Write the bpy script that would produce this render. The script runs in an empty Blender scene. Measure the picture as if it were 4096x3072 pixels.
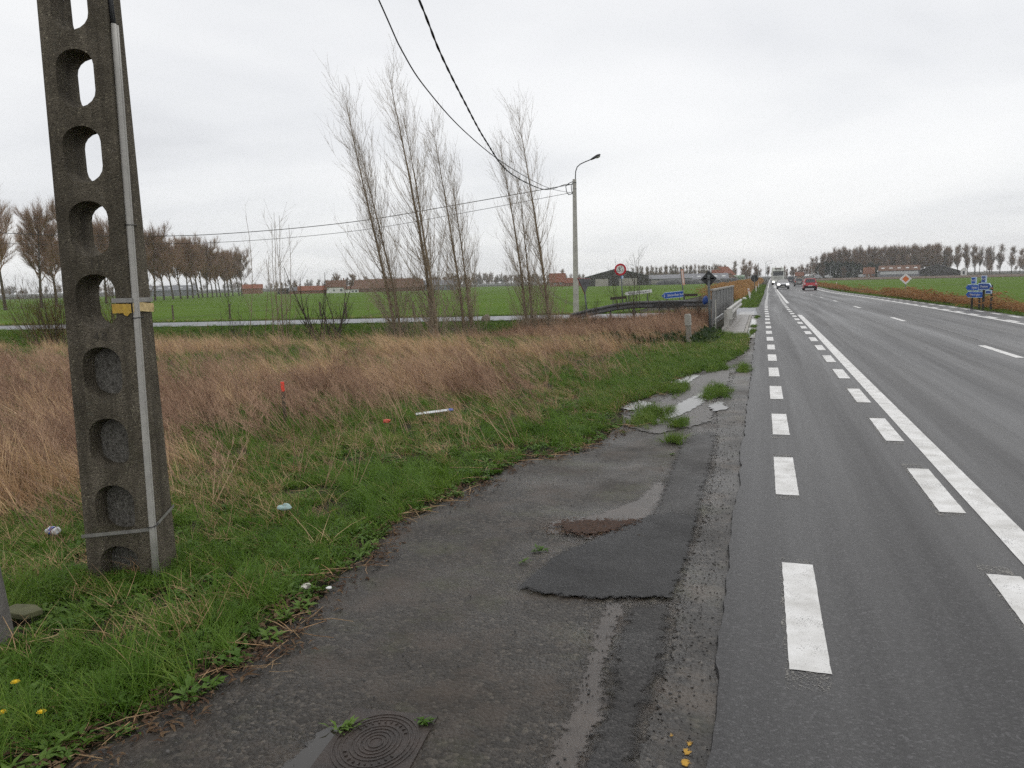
import bpy, bmesh, math, random
import numpy as np
from mathutils import Vector, Matrix
from mathutils.geometry import tessellate_polygon

# ------------------------------------------------------------------ camera, sky, light
sc = bpy.context.scene
COL = sc.collection
R_ = math.radians
CAM_H = 1.70
cam = bpy.data.cameras.new('camera')
cam.sensor_width = 36.0
cam.lens = 36.0 * 3159.0 / 4096.0
cam.clip_start = 0.05
cam.clip_end = 9000.0
cam_o = bpy.data.objects.new('camera', cam)
COL.objects.link(cam_o)
cam_o.matrix_world = (Matrix.Translation((0, 0, CAM_H)) @ Matrix.Rotation(R_(17.624), 4, 'Z')
                      @ Matrix.Rotation(R_(90 - 7.35), 4, 'X') @ Matrix.Rotation(R_(-1.35), 4, 'Z'))
sc.camera = cam_o

SUN_EL, SUN_AZ = R_(48), R_(15)      # azimuth clockwise from +Y
w = bpy.data.worlds.new('World')
sc.world = w
w.use_nodes = True
nt = w.node_tree
nt.nodes.clear()
def N(tree, typ, **kw):
    n = tree.nodes.new(typ)
    for a, b in kw.items():
        setattr(n, a, b)
    return n
def mth(tree, op, a, b=None, clamp=False):
    n = N(tree, 'ShaderNodeMath', operation=op, use_clamp=clamp)
    for i, v in enumerate((a, b)):
        if v is None: continue
        if isinstance(v, (int, float)): n.inputs[i].default_value = v
        else: tree.links.new(v, n.inputs[i])
    return n.outputs[0]
def ramp(tree, fac, stops):
    n = N(tree, 'ShaderNodeValToRGB')
    e = n.color_ramp.elements
    while len(e) < len(stops): e.new(0.5)
    for i, (p, c) in enumerate(stops):
        e[i].position = p
        e[i].color = tuple(c) + (1,) if len(c) == 3 else c
    tree.links.new(fac, n.inputs[0])
    return n.outputs[0]
sky = N(nt, 'ShaderNodeTexSky', sky_type='NISHITA', sun_disc=False, sun_elevation=SUN_EL, sun_rotation=SUN_AZ)
tc = N(nt, 'ShaderNodeTexCoord')
sep = N(nt, 'ShaderNodeSeparateXYZ')
nt.links.new(tc.outputs['Generated'], sep.inputs[0])
zz = mth(nt, 'MAXIMUM', mth(nt, 'ADD', sep.outputs[2], 0.16), 0.05)
cmb = N(nt, 'ShaderNodeCombineXYZ')
nt.links.new(mth(nt, 'DIVIDE', sep.outputs[0], zz), cmb.inputs[0])
nt.links.new(mth(nt, 'DIVIDE', sep.outputs[1], zz), cmb.inputs[1])
n1 = N(nt, 'ShaderNodeTexNoise')
n1.inputs['Scale'].default_value = 0.70
n1.inputs['Detail'].default_value = 4.5
n1.inputs['Roughness'].default_value = 0.48
n1.inputs['Distortion'].default_value = 0.25
mp = N(nt, 'ShaderNodeMapping')
mp.inputs['Location'].default_value = (2.3, 0.7, 0.4)
nt.links.new(cmb.outputs[0], mp.inputs[0])
nt.links.new(mp.outputs[0], n1.inputs['Vector'])
cl = ramp(nt, n1.outputs['Fac'], [(0.27, (0.70, 0.71, 0.74)), (0.41, (0.86, 0.87, 0.892)), (0.55, (0.965, 0.97, 0.98)), (0.72, (1.03, 1.03, 1.032))])
bs = N(nt, 'ShaderNodeVectorMath', operation='SCALE')
nt.links.new(sky.outputs[0], bs.inputs[0])
bs.inputs['Scale'].default_value = 0.10
mx = N(nt, 'ShaderNodeMix', data_type='RGBA')
mx.inputs[0].default_value = 0.95       # thick cloud cover over the clear-sky dome
nt.links.new(bs.outputs[0], mx.inputs[6])
nt.links.new(cl, mx.inputs[7])
bg = N(nt, 'ShaderNodeBackground')
nt.links.new(mx.outputs[2], bg.inputs[0])
bg.inputs[1].default_value = 1.0
wo = N(nt, 'ShaderNodeOutputWorld')
nt.links.new(bg.outputs[0], wo.inputs[0])

sun = bpy.data.lights.new('sun', 'SUN')
sun.energy = 0.6
sun.angle = R_(40)
sun.color = (1.0, 0.97, 0.93)
sun_o = bpy.data.objects.new('sun', sun)
COL.objects.link(sun_o)
sd = Vector((math.sin(SUN_AZ) * math.cos(SUN_EL), math.cos(SUN_AZ) * math.cos(SUN_EL), math.sin(SUN_EL)))
sun_o.rotation_euler = sd.to_track_quat('Z', 'Y').to_euler()
sun_o.location = (0, 0, 60)

vs = sc.view_settings
vs.view_transform = 'Standard'
vs.look = 'None'
vs.exposure = 0.0
vs.gamma = 1.0
sc.cycles.use_denoising = False
sc.cycles.max_bounces = 4
sc.cycles.diffuse_bounces = 2
sc.cycles.glossy_bounces = 2
sc.cycles.use_adaptive_sampling = True
sc.cycles.adaptive_threshold = 0.02
sc.cycles.adaptive_min_samples = 56
sc.cycles.volume_bounces = 2
w.cycles.sampling_method = 'NONE'    # even overcast sky: found by bounced rays
sc.cycles.transparent_max_bounces = 8

# ------------------------------------------------------------------ helpers
def tag(o, label=None, cat=None, group=None, kind=None):
    if label: o['label'] = label
    if cat: o['category'] = cat
    if group: o['group'] = group
    if kind: o['kind'] = kind
    return o
def thing(name, label, cat, loc=(0, 0, 0), rz=0.0, group=None):
    o = bpy.data.objects.new(name, None)
    COL.objects.link(o)
    o.location = loc
    o.rotation_euler = (0, 0, rz)
    return tag(o, label, cat, group)
def link(name, me, mat=None, parent=None):
    o = bpy.data.objects.new(name, me)
    COL.objects.link(o)
    if mat is not None and not me.materials:
        me.materials.append(mat)
    if parent is not None: o.parent = parent
    return o
def copy_tree(o, parent=None):
    kids = [c for c in o.children]
    c = o.copy()
    COL.objects.link(c)
    c.parent = parent
    for ch in kids: copy_tree(ch, c)
    return c
def mesh_np(name, v, faces, smooth=False):
    """faces: list of int arrays, each (n,3) or (n,4)"""
    me = bpy.data.meshes.new(name)
    v = np.ascontiguousarray(v, dtype=np.float32)
    me.vertices.add(len(v))
    me.vertices.foreach_set('co', v.ravel())
    loops, starts, tot, k = [], [], [], 0
    for f in faces:
        f = np.asarray(f, dtype=np.int32)
        if len(f) == 0: continue
        n, m = f.shape
        loops.append(f.ravel())
        starts.append(k + np.arange(n, dtype=np.int32) * m)
        tot.append(np.full(n, m, np.int32))
        k += n * m
    loops = np.concatenate(loops); starts = np.concatenate(starts); tot = np.concatenate(tot)
    me.loops.add(len(loops)); me.polygons.add(len(starts))
    me.loops.foreach_set('vertex_index', loops)
    me.polygons.foreach_set('loop_start', starts)
    try: me.polygons.foreach_set('loop_total', tot)
    except Exception: pass
    me.polygons.foreach_set('use_smooth', np.full(len(starts), bool(smooth)))
    me.update(calc_edges=True)
    me.validate()
    return me
class MB:
    def __init__(s): s.v = []; s.f = []
    def add(s, vs_, fs, M=None):
        b = len(s.v)
        for p in vs_:
            p = Vector(p)
            s.v.append(tuple(M @ p) if M is not None else tuple(p))
        s.f += [tuple(i + b for i in f) for f in fs]
        return s
    def box(s, c, d, M=None, taper=1.0, tx=0.0):
        x, y, z = c; a, b, h = d[0] / 2, d[1] / 2, d[2] / 2
        t = taper
        vs_ = [(x - a, y - b, z - h), (x + a, y - b, z - h), (x + a, y + b, z - h), (x - a, y + b, z - h),
               (x + tx - a * t, y - b * t, z + h), (x + tx + a * t, y - b * t, z + h), (x + tx + a * t, y + b * t, z + h), (x + tx - a * t, y + b * t, z + h)]
        return s.add(vs_, [(3, 2, 1, 0), (4, 5, 6, 7), (0, 1, 5, 4), (1, 2, 6, 5), (2, 3, 7, 6), (3, 0, 4, 7)], M)
    def tube(s, pts, r, n=8, cap=True):
        pts = [Vector(p) for p in pts]
        rs = r if isinstance(r, (list, tuple)) else [r] * len(pts)
        b = len(s.v); u = None
        for i, p in enumerate(pts):
            t = (pts[min(i + 1, len(pts) - 1)] - pts[max(i - 1, 0)]).normalized()
            if u is None:
                u = t.orthogonal().normalized()
            u = (u - t * u.dot(t)).normalized()
            w_ = t.cross(u)
            for k in range(n):
                a = 2 * math.pi * k / n
                s.v.append(tuple(p + (u * math.cos(a) + w_ * math.sin(a)) * rs[i]))
        for i in range(len(pts) - 1):
            for k in range(n):
                k2 = (k + 1) % n
                s.f.append((b + i * n + k, b + i * n + k2, b + (i + 1) * n + k2, b + (i + 1) * n + k))
        if cap:
            s.f.append(tuple(b + k for k in reversed(range(n))))
            s.f.append(tuple(b + (len(pts) - 1) * n + k for k in range(n)))
        return s
    def prism(s, poly, d0, d1, M=None, plane='xz'):
        """extrude 2-D polygon; plane xz -> along y, yz -> along x, xy -> along z"""
        def P(a, b, d): return {'xz': (a, d, b), 'yz': (d, a, b), 'xy': (a, b, d)}[plane]
        n = len(poly)
        vs_ = [P(a, b, d0) for a, b in poly] + [P(a, b, d1) for a, b in poly]
        fs = [tuple(range(n)), tuple(reversed(range(n, 2 * n)))] + [(i, i + n, (i + 1) % n + n, (i + 1) % n) for i in range(n)]
        return s.add(vs_, fs, M)
    def lathe(s, prof, n=16, M=None):
        vs_, fs = [], []
        for r, z in prof:
            for k in range(n):
                a = 2 * math.pi * k / n
                vs_.append((r * math.cos(a), r * math.sin(a), z))
        for i in range(len(prof) - 1):
            for k in range(n):
                k2 = (k + 1) % n
                fs.append((i * n + k, i * n + k2, (i + 1) * n + k2, (i + 1) * n + k))
        fs += [tuple(reversed(range(n))), tuple(range((len(prof) - 1) * n, len(prof) * n))]
        return s.add(vs_, fs, M)
    def build(s, name, mat, parent=None, bevel=0.0, smooth=False):
        me = bpy.data.meshes.new(name)
        me.from_pydata(s.v, [], s.f)
        bm = bmesh.new(); bm.from_mesh(me)
        bmesh.ops.recalc_face_normals(bm, faces=bm.faces)
        if bevel > 0:
            es = [e for e in bm.edges if len(e.link_faces) == 2 and e.calc_face_angle(0) > 0.5]
            bmesh.ops.bevel(bm, geom=es, offset=bevel, segments=2, affect='EDGES', profile=0.6)
        if smooth:
            for f in bm.faces: f.smooth = True
        bm.to_mesh(me); bm.free()
        return link(name, me, mat, parent)
def text_mesh(s, size, depth=0.0, align='CENTER'):
    cu = bpy.data.curves.new('txt', 'FONT')
    cu.body = s; cu.size = size; cu.extrude = depth
    cu.align_x = align; cu.align_y = 'CENTER'
    cu.resolution_u = 3
    o = bpy.data.objects.new('txt', cu)
    COL.objects.link(o)
    dg = bpy.context.evaluated_depsgraph_get()
    me = bpy.data.meshes.new_from_object(o.evaluated_get(dg))
    bpy.data.objects.remove(o)
    bpy.data.curves.remove(cu)
    return me
def text(name, s, size, mat, parent, loc, rot=(R_(90), 0, 0), sx=1.0, depth=0.0, align='CENTER'):
    me = text_mesh(s, size, depth, align)
    me.materials.clear(); me.materials.append(mat)
    o = link(name, me, None, parent)
    o.location = loc; o.rotation_euler = rot; o.scale = (sx, 1, 1)
    return o
def sm(a, b, t):
    t = np.clip((np.asarray(t, float) - a) / (b - a), 0, 1)
    return t * t * (3 - 2 * t)
_lat = np.random.RandomState(11).rand(256, 256)
def vn(x, y, s=1.0, seed=0):
    x = np.asarray(x, float) / s + seed * 37.7; y = np.asarray(y, float) / s + seed * 91.3
    xi = np.floor(x).astype(int); yi = np.floor(y).astype(int)
    fx = x - xi; fy = y - yi
    fx = fx * fx * (3 - 2 * fx); fy = fy * fy * (3 - 2 * fy)
    g = lambda a, b: _lat[a % 256, b % 256]
    return (g(xi, yi) * (1 - fx) + g(xi + 1, yi) * fx) * (1 - fy) + (g(xi, yi + 1) * (1 - fx) + g(xi + 1, yi + 1) * fx) * fy
def fbm(x, y, s=1.0, seed=0):
    return (vn(x, y, s, seed) + .5 * vn(x, y, s / 2.1, seed + 1) + .25 * vn(x, y, s / 4.3, seed + 2)) / 1.75
def inpoly(poly, x, y):
    x = np.asarray(x, float); y = np.asarray(y, float)
    r = np.zeros(x.shape, bool); n = len(poly); j = n - 1
    for i in range(n):
        xi, yi = poly[i]; xj, yj = poly[j]
        c = ((yi > y) != (yj > y)) & (x < (xj - xi) * (y - yi) / ((yj - yi) if yj != yi else 1e-9) + xi)
        r ^= c; j = i
    return r

# ------------------------------------------------------------------ lie of the land
def yf(x): return 35.8 + 0.235 * (np.asarray(x, float) + 2)      # near edge of the side road
def yb(x): return 40.5 + 0.235 * (np.asarray(x, float) + 3)      # far edge of the side road
def H(x, y):
    x = np.asarray(x, float); y = np.asarray(y, float)
    z = -0.35 * sm(25, 110, y)
    d = -x
    left = sm(2.4, 6.0, d)
    s = y - yf(x)
    front = left * (1 - sm(-0.6, 0.0, s))
    z = z - front * (0.10 + 0.06 * (fbm(x, y, 3.2, 3) - .5)) - front * 0.62 * sm(-10.8, -7.6, s) * (1 - sm(-7.0, -0.9, s))
    u = y - yb(x)
    back = sm(0.8, 6, d)
    z = z - back * (0.22 * sm(0.4, 6, u) + 0.12 * sm(15, 90, u) + 0.75 * sm(120, 360, u) - 0.22 * sm(8, 30, u) * 0)
    e = x - 9.4 - 0.009 * np.maximum(0, y - 110)
    z = z - 0.45 * np.exp(-((e - 2.6) / 1.2) ** 2) - 0.22 * sm(2, 14, e)
    return z
def Hs(x, y): return float(H(x, y))

# ------------------------------------------------------------------ materials
MATS = {}
def newmat(name):
    m = bpy.data.materials.new(name)
    m.use_nodes = True
    t = m.node_tree
    b = t.nodes['Principled BSDF']
    MATS[name] = m
    return m, t, b
def pos(t):
    return N(t, 'ShaderNodeNewGeometry').outputs['Position']
def noise(t, scale, detail=4, vec=None, rough=0.55, typ='ShaderNodeTexNoise'):
    n = N(t, typ)
    n.inputs['Scale'].default_value = scale
    n.inputs['Detail'].default_value = detail
    n.inputs['Roughness'].default_value = rough
    t.links.new(vec if vec is not None else pos(t), n.inputs['Vector'])
    return n.outputs['Fac']
def mixc(t, fac, a, b, blend='MIX'):
    n = N(t, 'ShaderNodeMix', data_type='RGBA', blend_type=blend)
    for i, v in ((0, fac), (6, a), (7, b)):
        if isinstance(v, (int, float)): n.inputs[i].default_value = v
        elif isinstance(v, tuple): n.inputs[i].default_value = v + (1,) if len(v) == 3 else v
        else: t.links.new(v, n.inputs[i])
    return n.outputs[2]
def bump(t, b, h, strength=0.3, dist=0.01):
    n = N(t, 'ShaderNodeBump')
    n.inputs['Strength'].default_value = strength
    n.inputs['Distance'].default_value = dist
    t.links.new(h, n.inputs['Height'])
    t.links.new(n.outputs[0], b.inputs['Normal'])
def mat(name, c, rough=0.75, var=0.25, scale=6.0, c2=None, spec=0.4, metal=0.0, bmp=0.0, bscale=60.0, inst=0.0):
    if name in MATS: return MATS[name]
    m, t, b = newmat(name)
    b.inputs['Roughness'].default_value = rough
    b.inputs['Specular IOR Level'].default_value = spec
    b.inputs['Metallic'].default_value = metal
    f = noise(t, scale, 5)
    dk = tuple(v * (1 - var) for v in c) if c2 is None else c2
    lt = tuple(min(1, v * (1 + var)) for v in c) if c2 is None else c
    col = ramp(t, f, [(0.3, dk), (0.7, lt)])
    if inst > 0:
        oi = N(t, 'ShaderNodeObjectInfo')
        hv = N(t, 'ShaderNodeHueSaturation')
        t.links.new(mth(t, 'ADD', mth(t, 'MULTIPLY', oi.outputs['Random'], inst), 1 - inst / 2), hv.inputs['Value'])
        t.links.new(col, hv.inputs['Color'])
        col = hv.outputs[0]
    t.links.new(col, b.inputs['Base Color'])
    if bmp > 0: bump(t, b, noise(t, bscale, 4), bmp, 0.01)
    return m
def asphalt(name, c, c2, grain=140.0, wet=0.5, rough=(0.35, 0.6), stain=None, bstr=0.6, tracks=False, moss=0.0):
    m, t, b = newmat(name)
    P = pos(t)
    vo = N(t, 'ShaderNodeTexVoronoi')
    vo.inputs['Scale'].default_value = grain
    t.links.new(P, vo.inputs['Vector'])
    hsv = N(t, 'ShaderNodeSeparateColor')
    t.links.new(vo.outputs['Color'], hsv.inputs[0])
    Pl = P
    if tracks:
        vm = N(t, 'ShaderNodeVectorMath', operation='MULTIPLY'); t.links.new(P, vm.inputs[0]); vm.inputs[1].default_value = (1.3, 0.03, 1.0); Pl = vm.outputs[0]
    big = noise(t, 0.9, 4, Pl, 0.6)
    mid = noise(t, 5.0, 4, Pl, 0.65)
    col = ramp(t, hsv.outputs[0], [(0.0, tuple(v * .55 for v in c)), (0.55, c), (0.88, tuple(min(1, v * 1.9) for v in c)), (1.0, tuple(min(1, v * 3.6) for v in c))])
    col = mixc(t, ramp(t, big, [(0.38, (0, 0, 0)), (0.66, (1, 1, 1))]), col, mixc(t, 0.6, col, c2), 'MIX')
    col = mixc(t, 0.35, col, ramp(t, mid, [(0.3, (.35, .35, .35)), (0.7, (1, 1, 1))]), 'MULTIPLY')
    if moss > 0:
        mf = ramp(t, noise(t, 1.6, 6, P, 0.7), [(0.52, (0, 0, 0)), (0.70, (moss, moss, moss))])
        col = mixc(t, mf, col, (0.06, 0.062, 0.025))
    if stain is not None:
        sf = ramp(t, noise(t, 2.2, 7, P, 0.68), [(0.50, (0, 0, 0)), (0.64, (0.9, 0.9, 0.9))])
        col = mixc(t, sf, col, stain)
    if tracks:
        sx = N(t, 'ShaderNodeSeparateXYZ'); t.links.new(P, sx.inputs[0])
        wob = mth(t, 'MULTIPLY', mth(t, 'SUBTRACT', noise(t, 0.25, 2, Pl), 0.5), 0.8)
        ph = mth(t, 'ADD', mth(t, 'MULTIPLY', mth(t, 'ADD', sx.outputs[0], wob), 2 * math.pi / 1.55), 2.6)
        wv = mth(t, 'ADD', mth(t, 'MULTIPLY', mth(t, 'SINE', ph), 0.5), 0.5)
        inl = mth(t, 'MULTIPLY', mth(t, 'GREATER_THAN', sx.outputs[0], 1.7), mth(t, 'LESS_THAN', sx.outputs[0], 7.6))
        wv = mth(t, 'MULTIPLY', wv, inl)
        col = mixc(t, mth(t, 'MULTIPLY', wv, 0.55), col, mixc(t, 0.5, col, (0.085, 0.088, 0.094)))
    t.links.new(col, b.inputs['Base Color'])
    rr = N(t, 'ShaderNodeMapRange')
    t.links.new(noise(t, 1.3, 5, Pl, 0.62), rr.inputs[0])
    rr.inputs[1].default_value = 0.35; rr.inputs[2].default_value = 0.65
    rr.inputs[3].default_value = rough[0]; rr.inputs[4].default_value = rough[1]
    t.links.new(rr.outputs[0], b.inputs['Roughness'])
    b.inputs['Specular IOR Level'].default_value = wet
    hh = mth(t, 'ADD', mth(t, 'MULTIPLY', vo.outputs['Distance'], -1.0), mth(t, 'MULTIPLY', noise(t, 35, 4, P), 1.3))
    bump(t, b, hh, bstr, 0.006)
    return m

M_road = asphalt('road_asphalt', (0.0225, 0.0218, 0.0225), (0.030, 0.029, 0.030), 105, 0.36, (0.38, 0.58), None, 0.30, True)
M_old = asphalt('old_asphalt', (0.033, 0.0285, 0.023), (0.046, 0.037, 0.028), 60, 0.30, (0.34, 0.68), (0.060, 0.046, 0.035), 1.0, False, 0.6)
M_patch = asphalt('patch_asphalt', (0.014, 0.0137, 0.014), (0.020, 0.019, 0.0185), 90, 0.25, (0.45, 0.62), None, 0.6)
M_edge = asphalt('edge_asphalt', (0.031, 0.027, 0.0225), (0.023, 0.0205, 0.018), 48, 0.42, (0.36, 0.6), (0.075, 0.060, 0.046), 1.0, False, 0.4)
M_side = asphalt('side_road_asphalt', (0.11, 0.115, 0.13), (0.14, 0.145, 0.16), 60, 0.5, (0.3, 0.45), None, 0.3)
M_mud = mat('mud', (0.052, 0.040, 0.030), 0.4, 0.35, 7, (0.024, 0.019, 0.015), 0.5, 0, 1.0, 30)
M_silt = mat('silt', (0.070, 0.055, 0.044), 0.42, 0.3, 4, (0.040, 0.032, 0.026), 0.5, 0, 0.35, 90)
M_rustdeb = mat('leaf_litter', (0.075, 0.035, 0.018), 0.8, 0.5, 40, (0.02, 0.011, 0.007), 0.3, 0, 1.0, 90)
M_soil = mat('soil', (0.036, 0.030, 0.016), 0.9, 0.4, 1.2, (0.018, 0.020, 0.008), 0.2, 0, 0.8, 18)
M_field = mat('winter_crop', (0.098, 0.162, 0.017), 0.95, 0.2, 0.09, (0.068, 0.122, 0.013), 0.05, 0, 0.5, 7)
_t = M_field.node_tree; _b = _t.nodes['Principled BSDF']
_c = _b.inputs['Base Color'].links[0].from_socket
_sx = N(_t, 'ShaderNodeSeparateXYZ'); _t.links.new(pos(_t), _sx.inputs[0])
_ph = mth(_t, 'ADD', mth(_t, 'MULTIPLY', _sx.outputs[0], 0.42), mth(_t, 'MULTIPLY', _sx.outputs[1], 0.12))
_tr = mth(_t, 'GREATER_THAN', mth(_t, 'SINE', _ph), 0.985)      # tractor tramlines through the crop
_bare = ramp(_t, noise(_t, 0.035, 5, None, 0.65), [(0.52, (0, 0, 0)), (0.72, (0.55, 0.55, 0.55))])
_c2 = mixc(_t, _bare, _c, (0.075, 0.085, 0.022))
_t.links.new(mixc(_t, mth(_t, 'MULTIPLY', _tr, 0.45), _c2, (0.06, 0.065, 0.025)), _b.inputs['Base Color'])
M_patch2 = asphalt('upper_patch_asphalt', (0.022, 0.0205, 0.0195), (0.031, 0.027, 0.023), 80, 0.25, (0.42, 0.62), None, 0.7)
M_plough = mat('ploughed_soil', (0.125, 0.085, 0.058), 0.95, 0.2, 0.4, (0.085, 0.058, 0.041), 0.2, 0, 0.8, 3)
M_verge = mat('verge_green', (0.05, 0.085, 0.018), 0.85, 0.3, 0.8, (0.028, 0.052, 0.012), 0.25, 0, 0.6, 12)
M_concrete = mat('concrete', (0.30, 0.285, 0.255), 0.7, 0.2, 3, None, 0.35, 0, 0.3, 40)
M_wetcon = mat('wet_concrete', (0.155, 0.138, 0.118), 0.4, 0.25, 2.5, None, 0.5, 0, 0.3, 40)
M_galv = mat('galvanised_steel', (0.33, 0.34, 0.345), 0.45, 0.15, 9, None, 0.5, 0.55)
M_galvdull = mat('dull_steel', (0.12, 0.12, 0.122), 0.6, 0.25, 7, None, 0.4, 0.2)
M_post = mat('grey_post', (0.11, 0.12, 0.12), 0.55, 0.2, 8, None, 0.4, 0.2)
M_black = mat('black_plastic', (0.012, 0.012, 0.014), 0.5, 0.2, 9)
M_white = mat('white_paint', (0.72, 0.72, 0.70), 0.5, 0.06, 6)
M_red = mat('red_sign', (0.52, 0.018, 0.035), 0.45, 0.08, 4)
M_blue = mat('blue_sign', (0.014, 0.085, 0.38), 0.4, 0.1, 4)
M_blue2 = mat('faded_blue_sign', (0.03, 0.075, 0.27), 0.45, 0.12, 4)
M_rim = mat('sign_border', (0.50, 0.62, 0.78), 0.5, 0.06, 4)
M_orange = mat('sign_orange', (0.62, 0.17, 0.05), 0.5, 0.08, 4)
M_bark = mat('bark', (0.30, 0.235, 0.16), 0.9, 0.3, 5, (0.16, 0.125, 0.085), 0.15, 0, 0.6, 30)
M_bark2 = mat('dark_bark', (0.13, 0.11, 0.085), 0.9, 0.3, 3, (0.07, 0.06, 0.048), 0.15)
M_twig = mat('poplar_twig', (0.29, 0.235, 0.17), 0.85, 0.2, 1.0, None, 0.2)
M_twigrow = mat('row_twig', (0.27, 0.175, 0.12), 0.9, 0.2, 0.2, None, 0.15, 0, 0, 60, 0.3)
M_twigfar = mat('wood_twig', (0.23, 0.155, 0.11), 0.9, 0.25, 0.05, None, 0.15, 0, 0, 60, 0.45)
M_thorn = mat('shrub_twig', (0.06, 0.048, 0.036), 0.9, 0.25, 2, None, 0.15)
M_paint = None
def paint():
    m, t, b = newmat('road_paint')
    P = pos(t)
    f = mth(t, 'ADD', mth(t, 'MULTIPLY', noise(t, 110, 5, P, 0.7), 0.75), mth(t, 'MULTIPLY', noise(t, 4.5, 5, P, 0.65), 0.35))
    k = ramp(t, f, [(0.405, (0, 0, 0)), (0.475, (1, 1, 1))])
    wht = ramp(t, noise(t, 6, 5, P), [(0.3, (0.50, 0.49, 0.465)), (0.65, (0.74, 0.735, 0.72))])
    t.links.new(wht, b.inputs['Base Color'])
    t.links.new(k, b.inputs['Alpha'])
    b.inputs['Roughness'].default_value = 0.5
    bump(t, b, noise(t, 140, 4, P), 0.5, 0.004)
    return m
M_paint = paint()
def paint_old():
    m, t, b = newmat('old_road_paint')
    P = pos(t)
    k = ramp(t, mth(t, 'ADD', mth(t, 'MULTIPLY', noise(t, 90, 5, P, 0.7), 0.7), mth(t, 'MULTIPLY', noise(t, 9, 4, P), 0.3)), [(0.50, (0, 0, 0)), (0.58, (1, 1, 1))])
    b.inputs['Base Color'].default_value = (0.19, 0.182, 0.165, 1)
    t.links.new(k, b.inputs['Alpha'])
    b.inputs['Roughness'].default_value = 0.6
    return m
M_paintold = paint_old()
def water():
    m, t, b = newmat('puddle_water')
    b.inputs['Base Color'].default_value = (0.030, 0.026, 0.021, 1)
    P = pos(t)
    rr = N(t, 'ShaderNodeMapRange')
    t.links.new(noise(t, 3, 4, P), rr.inputs[0])
    rr.inputs[3].default_value = 0.02; rr.inputs[4].default_value = 0.09
    t.links.new(rr.outputs[0], b.inputs['Roughness'])
    b.inputs['Specular IOR Level'].default_value = 0.6
    bump(t, b, noise(t, 9, 3, P), 0.05, 0.01)
    return m
M_water = water()
def emis(name, c, s):
    m, t, b = newmat(name)
    b.inputs['Base Color'].default_value = c + (1,)
    b.inputs['Emission Color'].default_value = c + (1,)
    b.inputs['Emission Strength'].default_value = s
    f = noise(t, 20, 2)
    return m
M_head = emis('headlight_glow', (1.0, 0.96, 0.9), 6.0)
M_glass = mat('dark_glass', (0.03, 0.035, 0.04), 0.08, 0.15, 3, None, 0.7)
M_tyre = mat('tyre_rubber', (0.018, 0.018, 0.019), 0.8, 0.2, 20)

def masked(m, amp=0.06, scale=14.0, soft=0.012):
    """copy of a material whose outline frays: needs the point attribute 'sd' (metres inside the outline)"""
    c = m.copy(); c.name = m.name + '_frayed'
    t = c.node_tree
    b = t.nodes['Principled BSDF']
    at = N(t, 'ShaderNodeAttribute', attribute_name='sd')
    nz = noise(t, scale, 6, None, 0.68)
    f = mth(t, 'ADD', at.outputs['Fac'], mth(t, 'MULTIPLY', mth(t, 'SUBTRACT', nz, 0.5), amp * 3.2))
    a = mth(t, 'ADD', mth(t, 'DIVIDE', f, soft), 0.5, True)
    t.links.new(a, b.inputs['Alpha'])
    return c
X_crack = masked(mat('tar_gap', (0.014, 0.013, 0.012), 0.6, 0.3, 30), .018, 30, .006)
X_patch2 = masked(M_patch2, .06, 14, .05)
X_mud, X_silt, X_litter, X_water, X_patch, X_edge = masked(M_mud, .10, 9), masked(M_silt, .05, 16, .02), masked(M_rustdeb, .13, 26, .02), masked(M_water, .075, 8, .012), masked(M_patch, .05, 18, .03), masked(M_edge, .05, 14)
M_yel = mat('yellow_paint', (0.42, 0.235, 0.025), 0.7, 0.3, 30)
X_yel = masked(M_yel, .014, 55, .006)

# ------------------------------------------------------------------ ground, fields, roads
def grid_mesh(name, xs, ys, zfun, matl, parent=None):
    X, Y = np.meshgrid(xs, ys)
    Z = zfun(X, Y)
    v = np.stack([X.ravel(), Y.ravel(), Z.ravel()], 1)
    nx, ny = len(xs), len(ys)
    i = (np.arange(ny - 1)[:, None] * nx + np.arange(nx - 1)[None, :]).ravel()
    q = np.stack([i, i + 1, i + nx + 1, i + nx], 1)
    return link(name, mesh_np(name, v, [q], True), matl, parent)
xs = np.concatenate([-np.geomspace(4000, 40, 26), np.arange(-39.5, 20, 0.5), np.geomspace(20.5, 4000, 34)])
ys = np.concatenate([np.arange(-12, 60, 0.5), np.arange(60, 200, 3.0), np.geomspace(203, 5000, 40)])
tag(grid_mesh('ground', xs, ys, lambda x, y: H(x, y) - 0.01, M_soil), kind='structure')

def patch(name, f, nu, nv, matl, off=0.02, kind='structure', parent=None):
    """sheet over the land: f(u,v) -> x,y"""
    u, v = np.meshgrid(np.linspace(0, 1, nu), np.linspace(0, 1, nv))
    x, y = f(u, v)
    z = H(x, y) + (off(x, y) if callable(off) else off)
    V = np.stack([x.ravel(), y.ravel(), z.ravel()], 1)
    i = (np.arange(nv - 1)[:, None] * nu + np.arange(nu - 1)[None, :]).ravel()
    o = link(name, mesh_np(name, V, [np.stack([i, i + 1, i + nu + 1, i + nu], 1)], True), matl, parent)
    if parent is None: tag(o, kind=kind)
    return o
foff = lambda x, y: 0.012 + 0.05 * sm(40, 400, np.hypot(x, y))
# crop field left, beyond the side road
def fl(u, v):
    x = -1.6 - 6 * sm(0.0, 0.08, v) - 400 * u ** 1.6
    t = v ** 2.2
    y = yb(x) + 1.2 + 0.5 * (fbm(x, x * 0, 2.5, 5) - .5) + (620 - 20) * t
    x = x - 2.0 * 0 + 0 * t
    return x, y
patch('green_field', fl, 110, 90, M_field, foff)
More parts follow.
